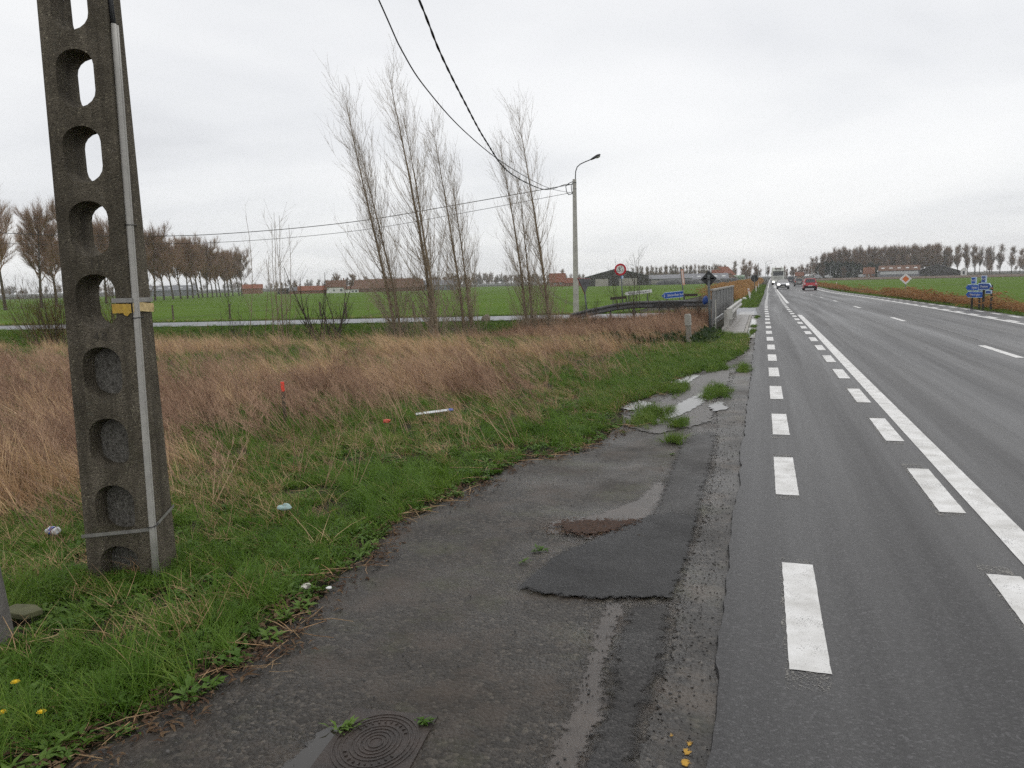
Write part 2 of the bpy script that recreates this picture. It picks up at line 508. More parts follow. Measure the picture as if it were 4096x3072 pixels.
# crop field right and the ploughed land behind it
patch('crop_field', lambda u, v: (13.4 + 500 * u ** 1.8 + 0.009 * np.maximum(0, (-10 + 345 * v) - 110) * (1 - u), -10 + 345 * v - 60 * u * v), 70, 80, M_field, foff)
patch('ploughed_field', lambda u, v: (14.5 + 0.009 * (240 + 300 * v) - 1 + 480 * u ** 1.4, 335 + 190 * v - 60 * u * (1 - v)), 60, 30, M_plough, lambda x, y: 0.10 + 0 * x)

def cY(y): return 0.009 * np.maximum(0, np.asarray(y, float) - 110) + 0.000004 * np.maximum(0, np.asarray(y, float) - 250) ** 2
def sL(y): return 0.42 * sm(40, 110, y) + cY(y)
def sR(y): return -0.45 * sm(55, 110, y) + cY(y)
def sM(y): return -0.10 * sm(55, 110, y) + cY(y)
yr = np.concatenate([np.arange(-6, 26, 0.06), np.arange(26, 70, 0.5), np.arange(70, 260, 3), np.geomspace(262, 1500, 40)])
def rag(y, a, seed): return a * ((fbm(y, y * 0 + seed, 0.55, seed) - .5) * 1.6 + (vn(y, y * 0 + 3, 0.13, seed + 5) - .5) * 0.7)
XL = -0.16 + sL(yr) + rag(yr, 0.038, 2) * (1 - sm(26, 40, yr)) - 0.18 * np.exp(-((yr - 45) / 5) ** 2)
XR = 9.12 + sR(yr) + rag(yr, 0.10, 4)
cols = np.array([0, .12, .2, .3, .42, .5, .6, .7, .8, .9, 1.0])
X = XL[:, None] * (1 - cols) + XR[:, None] * cols
Y = np.repeat(yr[:, None], len(cols), 1)
Z = H(X, Y) + 0.034 + 0.03 * sm(60, 300, Y)
v = np.stack([X.ravel(), Y.ravel(), Z.ravel()], 1)
# a real lip down to the old surface along both edges
ev = []
for xe, sgn in ((XL, -1), (XR, 1)):
    ev.append(np.stack([xe + sgn * 0.012, yr, H(xe, yr) - 0.02], 1))
n, c = len(yr), len(cols)
i = (np.arange(n - 1)[:, None] * c + np.arange(c - 1)[None, :]).ravel()
q = [np.stack([i, i + 1, i + c + 1, i + c], 1)]
b0 = n * c
j = np.arange(n - 1)
q.append(np.stack([b0 + j, j * c, (j + 1) * c, b0 + j + 1], 1))
q.append(np.stack([j * c + c - 1, b0 + n + j, b0 + n + j + 1, (j + 1) * c + c - 1], 1))
main_road = tag(link('main_road', mesh_np('main_road', np.concatenate([v] + ev), q, False), M_road), kind='structure')

PZ = 0.0372
def stripe_mesh(wd, ln, seed, rg=0.0009, n=None):
    n = n or max(3, int(ln / 0.045))
    rs = np.random.RandomState(seed)
    yy = np.linspace(-ln / 2, ln / 2, n)
    l = -wd / 2 + rs.randn(n) * rg; r = wd / 2 + rs.randn(n) * rg
    k = 7
    t = np.linspace(0, 1, k)
    x = l[:, None] * (1 - t) + r[:, None] * t
    y = np.repeat(yy[:, None], k, 1)
    y[0] += rs.randn(k) * rg * 1.6; y[-1] += rs.randn(k) * rg * 1.6
    v = np.stack([x.ravel(), y.ravel(), np.zeros(n * k)], 1)
    i = (np.arange(n - 1)[:, None] * k + np.arange(k - 1)[None, :]).ravel()
    return mesh_np('dash_marking', v, [np.stack([i, i + 1, i + k + 1, i + k], 1)])
def put_dash(me, x, y, off=PZ, name='dash_marking'):
    o = link(name, me, None, main_road)
    dz = (Hs(x, y + .5) - Hs(x, y - .5))
    dx = float(sL(y + 1) - sL(y)) if x < 3 else float(sR(y + 1) - sR(y))
    o.location = (x, y, Hs(x, y) + off + 0.03 * float(sm(60, 300, y)))
    o.rotation_euler = (math.atan(dz), 0, -math.atan(dx))
    return o
dm = []
for s in range(6):
    me = stripe_mesh(0.168, 1.33, 20 + s); me.materials.append(M_paint); dm.append(me)
dl = []
for s in range(3):
    me = stripe_mesh(0.168, 1.33, 50 + s, 0.003, 4); me.materials.append(M_paint); dl.append(me)
om = []
for s in range(3):
    me = stripe_mesh(0.172, 1.58, 70 + s, 0.005); me.materials.append(M_paintold); om.append(me)
rnd = random.Random(5)
ls = [(3.38 + 4.71) / 2, (6.24 + 7.56) / 2] + [9.33 + 2.57 * i for i in range(52)]
ls = [1.45] + ls
for i, y in enumerate(ls):
    put_dash(rnd.choice(dm if y < 30 else dl), 0.215 + float(sL(y)) + rnd.uniform(-.006, .006), y)
    if y < 22:
        put_dash(om[i % 3], 0.206 + float(sL(y)), y - rnd.uniform(-.08, .09), 0.0356, 'worn_marking')
ls2 = [(4.79 + 3.45) / 2, (7.34 + 6.0) / 2, 9.2] + [11.75 + 2.57 * i for i in range(51)]
for i, y in enumerate(ls2):
    put_dash(rnd.choice(dm if y < 30 else dl), 1.292 + float(sL(y)), y)
    if y < 22:
        put_dash(om[(i + 1) % 3], 1.268 + float(sL(y)), y - rnd.uniform(-.05, .1), 0.0356, 'worn_marking')
for i in range(44):
    y = 27.6 + 2.5 * i
    put_dash(dl[i % 3], 7.95 + float(sR(y)), y)
    put_dash(dl[(i + 1) % 3], 8.80 + float(sR(y)), y + 0.4)
cm = []
for s in range(2):
    me = stripe_mesh(0.155, 2.85, 90 + s, 0.003, 8); me.materials.append(M_paint); cm.append(me)
for i in range(22):
    y = 5.6 + 13.1 * i
    put_dash(cm[i % 2], 4.735 + float(sM(y)), y)
def long_line(name, x0, x1, ya, yb_, sh, step=0.12, rg=0.0007, matl=None, off=PZ):
    y = np.concatenate([np.arange(ya, min(yb_, 40), step), np.arange(max(ya, 40), yb_, 4.0), [yb_]])
    rs = np.random.RandomState(int(abs(x0) * 100))
    k = 4; t = np.linspace(0, 1, k)
    l = x0 + sh(y) + rs.randn(len(y)) * rg; r = x1 + sh(y) + rs.randn(len(y)) * rg
    X = l[:, None] * (1 - t) + r[:, None] * t
    Y = np.repeat(y[:, None], k, 1)
    Z = H(X, Y) + off + 0.03 * sm(60, 300, Y)
    i = (np.arange(len(y) - 1)[:, None] * k + np.arange(k - 1)[None, :]).ravel()
    return link(name, mesh_np(name, np.stack([X.ravel(), Y.ravel(), Z.ravel()], 1), [np.stack([i, i + 1, i + k + 1, i + k], 1)]), matl or M_paint, main_road)
long_line('edge_line', 1.445, 1.625, -3, 36.2, sL)
long_line('edge_line', 1.445, 1.625, 53.6, 900, sL)
long_line('edge_line', 7.68, 7.83, -3, 900, sR)
long_line('edge_line', 0.13, 0.30, 143, 900, sL)
long_line('edge_line', 1.21, 1.375, 143, 900, sL)
long_line('edge_line', 8.72, 8.88, 138, 900, sR)
M_crack = mat('tar_crack', (0.012, 0.012, 0.012), 0.5, 0.3, 8)
for ya, yb_ in ((11.5, 17.6), (21.8, 30.2), (35, 42)):
    long_line('crack', 5.03, 5.048, ya, yb_, lambda y: sM(y) + 0.05 * (fbm(y, y * 0, 1.5, 9) - .5), 0.15, 0.006, M_crack, 0.0385)

# old paved margin left of the road
def jag(poly, step=0.07, amp=0.03, seed=1, closed=True):
    out = []
    n = len(poly)
    for i in range(n if closed else n - 1):
        a = np.array(poly[i], float); b = np.array(poly[(i + 1) % n], float)
        L = np.linalg.norm(b - a)
        m = max(1, int(L / step))
        for t in range(m):
            p = a + (b - a) * t / m
            nx, ny = -(b - a)[1] / L, (b - a)[0] / L
            d = amp * ((vn(p[0], p[1], 0.35, seed) - .5) * 2 + (vn(p[0], p[1], 0.11, seed + 3) - .5))
            out.append((p[0] + nx * d, p[1] + ny * d))
    return out
def sheet(name, poly, z, matl, amp=0.03, step=0.07, seed=1, lip=0.0, parent=None, kind='structure'):
    P = jag(poly, step, amp, seed)
    tri = tessellate_polygon([[Vector((x, y, 0)) for x, y in P]])
    n = len(P)
    v = [(x, y, Hs(x, y) + z) for x, y in P]
    f = [tuple(t) for t in tri]
    me = bpy.data.meshes.new(name)
    if lip > 0:
        cx = np.mean([p[0] for p in P]); cy_ = np.mean([p[1] for p in P])
        v += [(x, y, Hs(x, y) + z - lip) for x, y in P]
        f += [(i, (i + 1) % n, (i + 1) % n + n, i + n) for i in range(n)]
    me.from_pydata(v, [], f)
    bm = bmesh.new(); bm.from_mesh(me)
    bmesh.ops.recalc_face_normals(bm, faces=bm.faces)
    up = sum(fc.normal.z for fc in bm.faces)
    if up < 0: bmesh.ops.reverse_faces(bm, faces=bm.faces)
    bm.to_mesh(me); bm.free()
    o = link(name, me, matl, parent)
    if parent is None: tag(o, kind=kind)
    return o
def blob(name, poly, z, matl, res=0.03, margin=0.10, parent=None, kind='structure'):
    """thin sheet over an outline; its frayed edge is cut by the material from the distance to the outline"""
    pa = np.array(poly, float)
    x = np.arange(pa[:, 0].min() - margin, pa[:, 0].max() + margin + res, res); y = np.arange(pa[:, 1].min() - margin, pa[:, 1].max() + margin + res, res * 2)
    X, Y = np.meshgrid(x, y)
    d = np.full(X.shape, 9.0)
    for i in range(len(pa)):
        a = pa[i]; b = pa[(i + 1) % len(pa)]; ab = b - a
        t = np.clip(((X - a[0]) * ab[0] + (Y - a[1]) * ab[1]) / (ab @ ab + 1e-12), 0, 1)
        d = np.minimum(d, np.hypot(X - a[0] - t * ab[0], Y - a[1] - t * ab[1]))
    d = np.where(inpoly(poly, X, Y), d, -d)
    nx = len(x)
    i = (np.arange(len(y) - 1)[:, None] * nx + np.arange(nx - 1)[None, :]).ravel()
    q = np.stack([i, i + 1, i + nx + 1, i + nx], 1)
    q = q[(d.ravel()[q] > -margin).any(1)]
    used, inv = np.unique(q, return_inverse=True)
    V = np.stack([X.ravel(), Y.ravel(), (H(X, Y) + z).ravel()], 1)[used]
    me = mesh_np(name, V, [inv.reshape(q.shape)])
    at = me.attributes.new('sd', 'FLOAT', 'POINT'); at.data.foreach_set('value', d.ravel()[used].astype(np.float32))
    o = link(name, me, matl, parent)
    if parent is None: tag(o, kind=kind)
    return o
EDGE = [(-2.45, -1.0), (-2.42, 1.2), (-2.39, 2.03), (-2.34, 2.22), (-2.32, 2.41), (-2.25, 2.63), (-2.23, 2.85), (-2.25, 3.14), (-2.31, 3.52), (-2.36, 4.0),
        (-2.41, 4.45), (-2.46, 4.89), (-2.33, 5.52), (-2.27, 6.34), (-2.13, 7.0), (-1.72, 7.62), (-1.60, 8.36), (-1.56, 9.0)]
FAR_EDGE = [(-1.68, 9.9), (-1.80, 10.4), (-1.62, 11.0), (-1.45, 11.9), (-1.40, 12.9), (-1.25, 13.9), (-0.72, 15.72), (-0.45, 17.6), (-0.30, 19.3), (-0.24, 22.8)]
SH = EDGE + FAR_EDGE + [(-0.10, 22.8), (-0.10, -1.0)]
shoulder = sheet('paved_shoulder', SH, 0.004, M_old, 0.05, 0.06, 3)
blob('broken_edge', [(-0.42, -1), (-0.40, 2.6), (-0.36, 3.4), (-0.40, 4.1), (-0.35, 5.7), (-0.40, 8.0), (-0.48, 9.4), (-0.55, 11), (-0.45, 13.2), (-0.42, 15.5), (-0.30, 18), (-0.20, 20), (-0.10, 20), (-0.10, -1)], 0.010, X_edge, parent=shoulder)
blob('asphalt_patch', [(-1.26, 4.02), (-1.23, 4.28), (-1.19, 4.57), (-1.07, 4.82), (-0.92, 5.15), (-0.74, 5.55), (-0.60, 5.62), (-0.42, 5.60), (-0.41, 5.18), (-0.43, 4.09), (-0.76, 3.99), (-0.93, 3.96), (-1.12, 3.98)], 0.019, X_patch, .02, parent=shoulder)
blob('asphalt_patch', [(-0.73, 5.5), (-0.72, 6.08), (-0.76, 8.0), (-0.68, 8.7), (-0.5, 8.8), (-0.44, 8.21), (-0.42, 5.5)], 0.0175, X_patch2, .025, parent=shoulder)
blob('asphalt_patch', [(-0.62, 3.90), (-0.44, 4.0), (-0.41, 3.43), (-0.42, 2.95), (-0.42, 1.5), (-0.42, -1), (-0.60, -1), (-0.56, 2.53), (-0.54, 2.9), (-0.61, 3.36)], 0.015, X_patch2, parent=shoulder)
blob('silt_deposit', [(-0.76, 3.96), (-0.66, 3.96), (-0.66, 3.45), (-0.62, 3.1), (-0.57, 2.94), (-0.58, 2.71), (-0.60, 2.53), (-0.64, 1.6), (-0.76, 1.6), (-0.70, 2.49), (-0.69, 2.8), (-0.71, 3.17), (-0.74, 3.58)], 0.0075, X_silt, .02, parent=shoulder)
blob('mud_patch', [(-1.50, 9.0), (-1.58, 9.8), (-1.55, 10.3), (-1.35, 10.9), (-1.2, 11.9), (-1.25, 13.2), (-0.9, 14.3), (-0.55, 15), (-0.48, 13.2), (-0.60, 11.0), (-0.55, 9.5), (-0.8, 9.0), (-1.1, 8.6)], 0.0125, X_mud, parent=shoulder)
blob('leaf_litter', [(-1.37, 5.2), (-1.25, 5.3), (-0.96, 5.36), (-0.80, 5.40), (-0.90, 5.18), (-1.07, 4.97), (-1.22, 5.03)], 0.0215, X_litter, .02, parent=shoulder)
blob('silt_deposit', [(-1.36, 5.0), (-1.22, 5.02), (-1.05, 4.94), (-0.88, 5.14), (-0.76, 5.42), (-0.70, 5.6), (-0.72, 6.3), (-0.80, 6.6), (-0.90, 5.9), (-1.15, 5.45), (-1.4, 5.25)], 0.0065, X_silt, .02, parent=shoulder)
for nm, pl, sd_ in (('puddle', [(-1.77, 10.35), (-1.62, 10.95), (-1.42, 10.75), (-1.44, 10.25), (-1.64, 10.08)], 1),
                    ('puddle', [(-1.18, 9.5), (-1.13, 10.33), (-0.98, 11.16), (-0.82, 11.85), (-0.70, 11.2), (-0.78, 10.57), (-0.88, 10.1), (-1.02, 9.55)], 2),
                    ('puddle', [(-0.66, 10.62), (-0.52, 11.1), (-0.40, 10.44), (-0.57, 10.18)], 3),
                    ('puddle', [(-1.72, 1.4), (-1.60, 2.25), (-1.57, 2.46), (-1.50, 2.60), (-1.46, 2.64), (-1.455, 2.59), (-1.45, 2.4), (-1.42, 2.25), (-1.36, 1.4)], 4),
                    ('puddle', [(-1.42, 12.9), (-1.30, 14.1), (-1.02, 14.0), (-1.12, 12.9)], 6)):
    blob(nm, pl, 0.0185 if sd_ != 4 else 0.0095, X_water, .025)
# yellow survey paint dabs on the broken edge
for i, (x, y, r) in enumerate([(-0.235, 2.57, .013), (-0.230, 2.63, .018), (-0.232, 2.70, .018), (-0.229, 2.755, .014), (-0.295, 2.79, .007)]):
    blob('paint_dab', [(x + r * math.cos(a) * .75, y + r * 1.1 * math.sin(a)) for a in np.linspace(0, 2 * math.pi, 9)[:-1]], 0.0135, X_yel, .004, .02, parent=shoulder)

# side road, its mouth and the crossing bars
def sr(u, v):
    x = -0.05 - 240 * u ** 1.7
    a = yf(x) + 0.35 * sm(-8, -2, x); b = yb(x) + 6.0 * sm(-5.5, 0, x)
    return x, a + (b - a) * v
side_road = patch('side_road', sr, 160, 10, M_side, lambda x, y: 0.026 + 0 * x)
for y in (36.55, 37.2, 37.9, 38.7, 39.7):
    mb = MB(); mb.add([(-1.0, y, 0), (-0.32, y, 0), (-0.32, y + .38, 0), (-1.0, y + .38, 0)], [(0, 1, 2, 3)])
    o = mb.build('crossing_bar', M_paint, side_road); o.location.z = Hs(-.6, y) + 0.0315
# walkway, kerb and wet gutter along the parapet
wk = MB(); wk.box((-0.88, 30.3, 0.0), (0.74, 12.2, 0.10))
tag(wk.build('walkway', M_wetcon, None, 0.01), kind='structure')
kb = MB()
for i in range(13):
    kb2 = MB(); kb2.box((0, 0, 0), (0.085, 0.955, 0.12)); 
kerb = bpy.data.objects.new('kerb', None); COL.objects.link(kerb); tag(kerb, kind='structure')
k0 = MB().box((0, 0, 0), (0.085, 0.955, 0.12)).build('kerb_stone', M_concrete, kerb, 0.008)
k0.location = (-0.455, 24.7, 0.012)
for i in range(1, 12):
    o = k0.copy(); COL.objects.link(o); o.parent = kerb; o.location = (-0.455 + 0.004 * ((i * 7) % 3 - 1), 24.7 + 0.965 * i, 0.012 - 0.0012 * i)
gut = sheet('gutter', [(-0.405, 22.9), (-0.405, 36.2), (-0.12, 36.2), (-0.13, 30), (-0.14, 22.9)], 0.012, M_wetcon, 0.012, 0.2, 31)
for i, pl in enumerate(([(-0.39, 23.2), (-0.39, 27.2), (-0.27, 26.9), (-0.22, 23.4)], [(-0.39, 28.6), (-0.39, 33.4), (-0.22, 33.0), (-0.20, 29.0)])):
    blob('puddle', pl, 0.0165, X_water, .04)

# ------------------------------------------------------------------ plant building blocks
def tubes_np(P, Rr, n=3):
    """P (N,S,3) polylines, Rr (N,S) radii -> verts, quads"""
    Nn, S, _ = P.shape
    T = np.empty_like(P)
    T[:, 1:-1] = P[:, 2:] - P[:, :-2]; T[:, 0] = P[:, 1] - P[:, 0]; T[:, -1] = P[:, -1] - P[:, -2]
    T /= np.linalg.norm(T, axis=2, keepdims=True) + 1e-9
    ref = np.tile(np.array([0.31, 0.87, 0.38]), (Nn, S, 1))
    U = np.cross(T, ref); U /= np.linalg.norm(U, axis=2, keepdims=True) + 1e-9
    W = np.cross(T, U)
    a = 2 * np.pi * np.arange(n) / n
    V = P[:, :, None, :] + Rr[:, :, None, None] * (U[:, :, None, :] * np.cos(a)[None, None, :, None] + W[:, :, None, :] * np.sin(a)[None, None, :, None])
    base = (np.arange(Nn) * S * n)[:, None, None] + (np.arange(S - 1) * n)[None, :, None]
    k = np.arange(n)[None, None, :]; k2 = (np.arange(n) + 1) % n
    q = np.stack([base + k, base + k2[None, None, :], base + n + k2[None, None, :], base + n + k], 3).reshape(-1, 4)
    return V.reshape(-1, 3), q
def join(parts):
    vs_, qs, b = [], [], 0
    for v, q in parts:
        vs_.append(v); qs.append(q + b); b += len(v)
    return np.concatenate(vs_), np.concatenate(qs)
def blades(rs, n, h, wd, spread, lean=(0, 0), tilt=0.35, droop=0.4, S=4):
    a = rs.rand(n) * 2 * np.pi; r = spread * np.sqrt(rs.rand(n))
    b = np.stack([r * np.cos(a), r * np.sin(a), np.zeros(n)], 1)
    hh = h[0] + (h[1] - h[0]) * rs.rand(n)
    az = rs.rand(n) * 2 * np.pi
    d = np.stack([np.cos(az) * tilt * rs.rand(n) + lean[0], np.sin(az) * tilt * rs.rand(n) + lean[1], np.ones(n)], 1)
    d /= np.linalg.norm(d, axis=1, keepdims=True)
    az2 = az + rs.randn(n) * 0.4
    bd = np.stack([np.cos(az2) + lean[0] * 2.2, np.sin(az2) + lean[1] * 2.2, -0.55 - 0.4 * rs.rand(n)], 1) * (droop * (0.4 + rs.rand(n)))[:, None]
    t = np.linspace(0, 1, S)
    P = b[:, None, :] + hh[:, None, None] * (d[:, None, :] * t[None, :, None] + bd[:, None, :] * (t ** 2)[None, :, None])
    P[:, :, 2] = np.maximum(P[:, :, 2], 0.004)
    fa = rs.rand(n) * np.pi * 2
    side = np.stack([np.cos(fa), np.sin(fa), np.zeros(n)], 1)
    wdt = wd * (0.6 + 0.8 * rs.rand(n))[:, None] * (1 - t[None, :] ** 1.6 * 0.92)
    L = P - side[:, None, :] * wdt[:, :, None] / 2; Rr = P + side[:, None, :] * wdt[:, :, None] / 2
    V = np.stack([L, Rr], 2).reshape(-1, 3)
    base = (np.arange(n) * S * 2)[:, None] + (np.arange(S - 1) * 2)[None, :]
    q = np.stack([base, base + 1, base + 3, base + 2], 2).reshape(-1, 4)
    return V, q
def leaves(rs, n, ln, wd, spread, up=0.35):
    """broad weed leaves as folded diamonds in a rosette"""
    V, Q = [], []
    for i in range(n):
        a = rs.rand() * 6.28; l = ln * (0.5 + rs.rand()); w_ = wd * (0.6 + rs.rand() * .8); e = up * (0.2 + rs.rand() * 1.3)
        o = np.array([rs.randn() * spread, rs.randn() * spread, 0.01])
        d = np.array([math.cos(a), math.sin(a), e]); s = np.array([-math.sin(a), math.cos(a), 0.0])
        b = len(V)
        tilt = np.array([0, 0, 0.25 * w_])
        V += [o, o + d * l * .45 + s * w_ * .5 + tilt, o + d * l * .5, o + d * l * .45 - s * w_ * .5 + tilt, o + d * l + np.array([0, 0, -l * .22])]
        Q += [(b, b + 1, b + 2, b + 2), (b, b + 2, b + 3, b + 3), (b + 2, b + 1, b + 4, b + 4), (b + 3, b + 2, b + 4, b + 4)]
    return np.array(V), np.array(Q)
def tri_safe(q):
    q = np.asarray(q)
    t = q[:, 2] == q[:, 3]
    return [q[~t], q[t][:, :3]]
def veg_mat(name, stops, rough=0.6, big=1.1, inst=0.6, trans=0.3, spec=0.25):
    m, t, b = newmat(name)
    oi = N(t, 'ShaderNodeObjectInfo')
    nz = noise(t, big, 4)
    hf = mth(t, 'MULTIPLY', noise(t, 70, 2), 0.55)
    f = mth(t, 'ADD', mth(t, 'ADD', mth(t, 'MULTIPLY', oi.outputs['Random'], inst * .62), mth(t, 'MULTIPLY', nz, 1.25 * (1 - inst))), mth(t, 'SUBTRACT', hf, 0.17))
    c = ramp(t, f, stops)
    t.links.new(c, b.inputs['Base Color'])
    b.inputs['Roughness'].default_value = rough
    b.inputs['Specular IOR Level'].default_value = spec
    tr = N(t, 'ShaderNodeBsdfTranslucent')
    t.links.new(c, tr.inputs[0])
    ms = N(t, 'ShaderNodeMixShader')
    ms.inputs[0].default_value = trans
    t.links.new(b.outputs[0], ms.inputs[1]); t.links.new(tr.outputs[0], ms.inputs[2])
    t.links.new(ms.outputs[0], t.nodes['Material Output'].inputs[0])
    return m
V_green = veg_mat('grass_green', [(0.12, (0.040, 0.095, 0.010)), (0.42, (0.082, 0.165, 0.016)), (0.72, (0.135, 0.225, 0.026)), (1.0, (0.26, 0.25, 0.08))])
V_bright = veg_mat('grass_bright', [(0.12, (0.045, 0.095, 0.012)), (0.4, (0.085, 0.160, 0.018)), (0.7, (0.14, 0.215, 0.032)), (0.95, (0.27, 0.25, 0.085))])
V_straw = veg_mat('dry_straw', [(0.14, (0.16, 0.085, 0.042)), (0.42, (0.40, 0.245, 0.125)), (0.72, (0.60, 0.42, 0.235)), (0.95, (0.74, 0.59, 0.38))], trans=.12)
V_brown = veg_mat('dead_weed', [(0.12, (0.11, 0.060, 0.040)), (0.45, (0.27, 0.160, 0.105)), (0.8, (0.54, 0.36, 0.235))], trans=.08)
V_leaf = veg_mat('weed_leaf', [(0.15, (0.05, 0.11, 0.014)), (0.5, (0.085, 0.165, 0.022)), (0.85, (0.14, 0.22, 0.04))], 0.5)
V_ivy = veg_mat('ivy_leaf', [(0.15, (0.014, 0.032, 0.010)), (0.5, (0.03, 0.055, 0.018)), (0.85, (0.06, 0.085, 0.03))], 0.4)
V_reed = veg_mat('reed', [(0.15, (0.28, 0.145, 0.055)), (0.5, (0.46, 0.27, 0.11)), (0.85, (0.60, 0.40, 0.20))], 0.7, 0.15)
V_reedr = veg_mat('red_reed', [(0.12, (0.20, 0.085, 0.035)), (0.42, (0.38, 0.19, 0.080)), (0.8, (0.56, 0.37, 0.18))], 0.7, 0.2)
V_debris = veg_mat('dead_leaf', [(0.15, (0.045, 0.022, 0.012)), (0.5, (0.10, 0.055, 0.03)), (0.85, (0.26, 0.18, 0.10))], 0.7)

def srccol(name): return bpy.data.collections.new(name)
def src(colx, name, vq, matl, extra=None):
    me = mesh_np(name, vq[0], tri_safe(vq[1]))
    me.materials.append(matl)
    o = bpy.data.objects.new(name, me)
    colx.objects.link(o)
    return o
def scatter(name, label, cat, colx, nvar, x, y, rs, scl=(0.8, 1.2), leanrot=0.12, z=None, zoff=0.0, yaw=None, kind='stuff', parent=None, scale_arr=None):
    n = len(x)
    zz = (H(x, y) if z is None else z) + zoff
    me = bpy.data.meshes.new(name)
    me.vertices.add(n)
    me.vertices.foreach_set('co', np.stack([x, y, zz], 1).astype(np.float32).ravel())
    rot = np.stack([rs.randn(n) * leanrot, rs.randn(n) * leanrot, (rs.rand(n) * 6.283 if yaw is None else rs.randn(n) * yaw)], 1).astype(np.float32)
    a = me.attributes.new('rot', 'FLOAT_VECTOR', 'POINT'); a.data.foreach_set('vector', rot.ravel())
    s_ = (scl[0] + (scl[1] - scl[0]) * rs.rand(n)) if scale_arr is None else scale_arr
    a = me.attributes.new('scl', 'FLOAT', 'POINT'); a.data.foreach_set('value', s_.astype(np.float32))
    a = me.attributes.new('idx', 'INT', 'POINT'); a.data.foreach_set('value', rs.randint(0, nvar, n).astype(np.int32))
    o = link(name, me, None, parent)
    g = bpy.data.node_groups.new('scatter_' + name, 'GeometryNodeTree')
    g.interface.new_socket('Geometry', in_out='INPUT', socket_type='NodeSocketGeometry')
    g.interface.new_socket('Geometry', in_out='OUTPUT', socket_type='NodeSocketGeometry')
    gi = g.nodes.new('NodeGroupInput'); go = g.nodes.new('NodeGroupOutput')
    ci = g.nodes.new('GeometryNodeCollectionInfo')
    ci.inputs['Collection'].default_value = colx
    ci.inputs['Separate Children'].default_value = True
    ci.inputs['Reset Children'].default_value = True
    ip = g.nodes.new('GeometryNodeInstanceOnPoints')
    ip.inputs['Pick Instance'].default_value = True
    def at(nm, typ):
        q = g.nodes.new('GeometryNodeInputNamedAttribute'); q.data_type = typ
        q.inputs['Name'].default_value = nm
        return q.outputs['Attribute']
    g.links.new(gi.outputs[0], ip.inputs['Points'])
    g.links.new(ci.outputs[0], ip.inputs['Instance'])
    g.links.new(at('idx', 'INT'), ip.inputs['Instance Index'])
    g.links.new(at('rot', 'FLOAT_VECTOR'), ip.inputs['Rotation'])
    g.links.new(at('scl', 'FLOAT'), ip.inputs['Scale'])
    g.links.new(ip.outputs[0], go.inputs[0])
    md = o.modifiers.new('scatter', 'NODES'); md.node_group = g
    return tag(o, label, cat, None, kind)
WIND = (-0.75, 0.10)
rs = np.random.RandomState(4)
c_green = srccol('src_green')
for i in range(6): src(c_green, 'g%d' % i, blades(rs, 26, (.05, .16), .0055, .055, (-.18, .05), .7, .55), V_green)
c_tall = srccol('src_tall')
for i in range(5): src(c_tall, 't%d' % i, blades(rs, 34, (.14, .36), .0058, .07, (-.45, .1), .5, .42, 5), V_green)
c_bright = srccol('src_bright')
for i in range(5): src(c_bright, 'b%d' % i, blades(rs, 30, (.07, .22), .007, .08, (-.3, .05), .6, .5), V_bright)
c_straw = srccol('src_straw')
for i in range(6): src(c_straw, 's%d' % i, blades(rs, 22, (.22, .68), .0062, .10, (-.62, .08), .42, .28, 5), V_straw)
c_lstraw = srccol('src_lowstraw')
for i in range(5): src(c_lstraw, 'l%d' % i, blades(rs, 22, (.10, .30), .004, .10, (-.5, .1), 1.1, .45, 4), V_straw)
def weed(rs, n=7, h=(.35, .8), lean=(-.75, .1), rad=.0034):
    parts = []
    S = 5; t = np.linspace(0, 1, S)
    b = np.stack([rs.randn(n) * .06, rs.randn(n) * .06, np.zeros(n)], 1)
    hh = h[0] + (h[1] - h[0]) * rs.rand(n)
    d = np.stack([lean[0] + rs.randn(n) * .22, lean[1] + rs.randn(n) * .22, np.ones(n)], 1); d /= np.linalg.norm(d, axis=1, keepdims=True)
    P = b[:, None] + hh[:, None, None] * (d[:, None] * t[None, :, None] + np.array([-.14, 0, -.06])[None, None] * (t ** 2)[None, :, None])
    parts.append(tubes_np(P, np.tile(rad * (1.25 - t), (n, 1)), 3))
    m = n * 5
    pi = rs.randint(0, n, m); tt = .4 + .58 * rs.rand(m)
    o = np.stack([np.interp(tt[k], t, P[pi[k], :, c]) for k in range(m) for c in range(3)]).reshape(m, 3)
    az = rs.rand(m) * 6.28; l = (.05 + .13 * rs.rand(m))
    e = o + l[:, None] * np.stack([np.cos(az) * .55 - .45, np.sin(az) * .55, .7 + 0 * az], 1)
    Q = o[:, None] * (1 - np.array([0, .5, 1]))[None, :, None] + e[:, None] * np.array([0, .5, 1])[None, :, None]
    parts.append(tubes_np(Q, np.tile(rad * np.array([.7, .55, .9]), (m, 1)), 3))
    return join(parts)
c_weed = srccol('src_weed')
for i in range(5): src(c_weed, 'w%d' % i, weed(rs), V_brown)
c_stalk = srccol('src_stalk')
for i in range(4): src(c_stalk, 'k%d' % i, weed(rs, 3, (.6, 1.0), (-.22, 0), .003), V_brown)
c_tallstem = srccol('src_tallstem')
for i in range(4): src(c_tallstem, 'm%d' % i, join([weed(rs, 10, (.7, 1.25), (-.25, 0), .004), blades(rs, 14, (.5, 1.05), .007, .1, (-.3, 0), .3, .15, 4)]), V_brown)
c_leaf = srccol('src_leaf')
for i in range(5): src(c_leaf, 'f%d' % i, leaves(rs, 16, .075, .03, .03, .5), V_leaf)
c_ivy = srccol('src_ivy')
for i in range(4): src(c_ivy, 'i%d' % i, leaves(rs, 40, .09, .07, .12, 1.2), V_ivy)
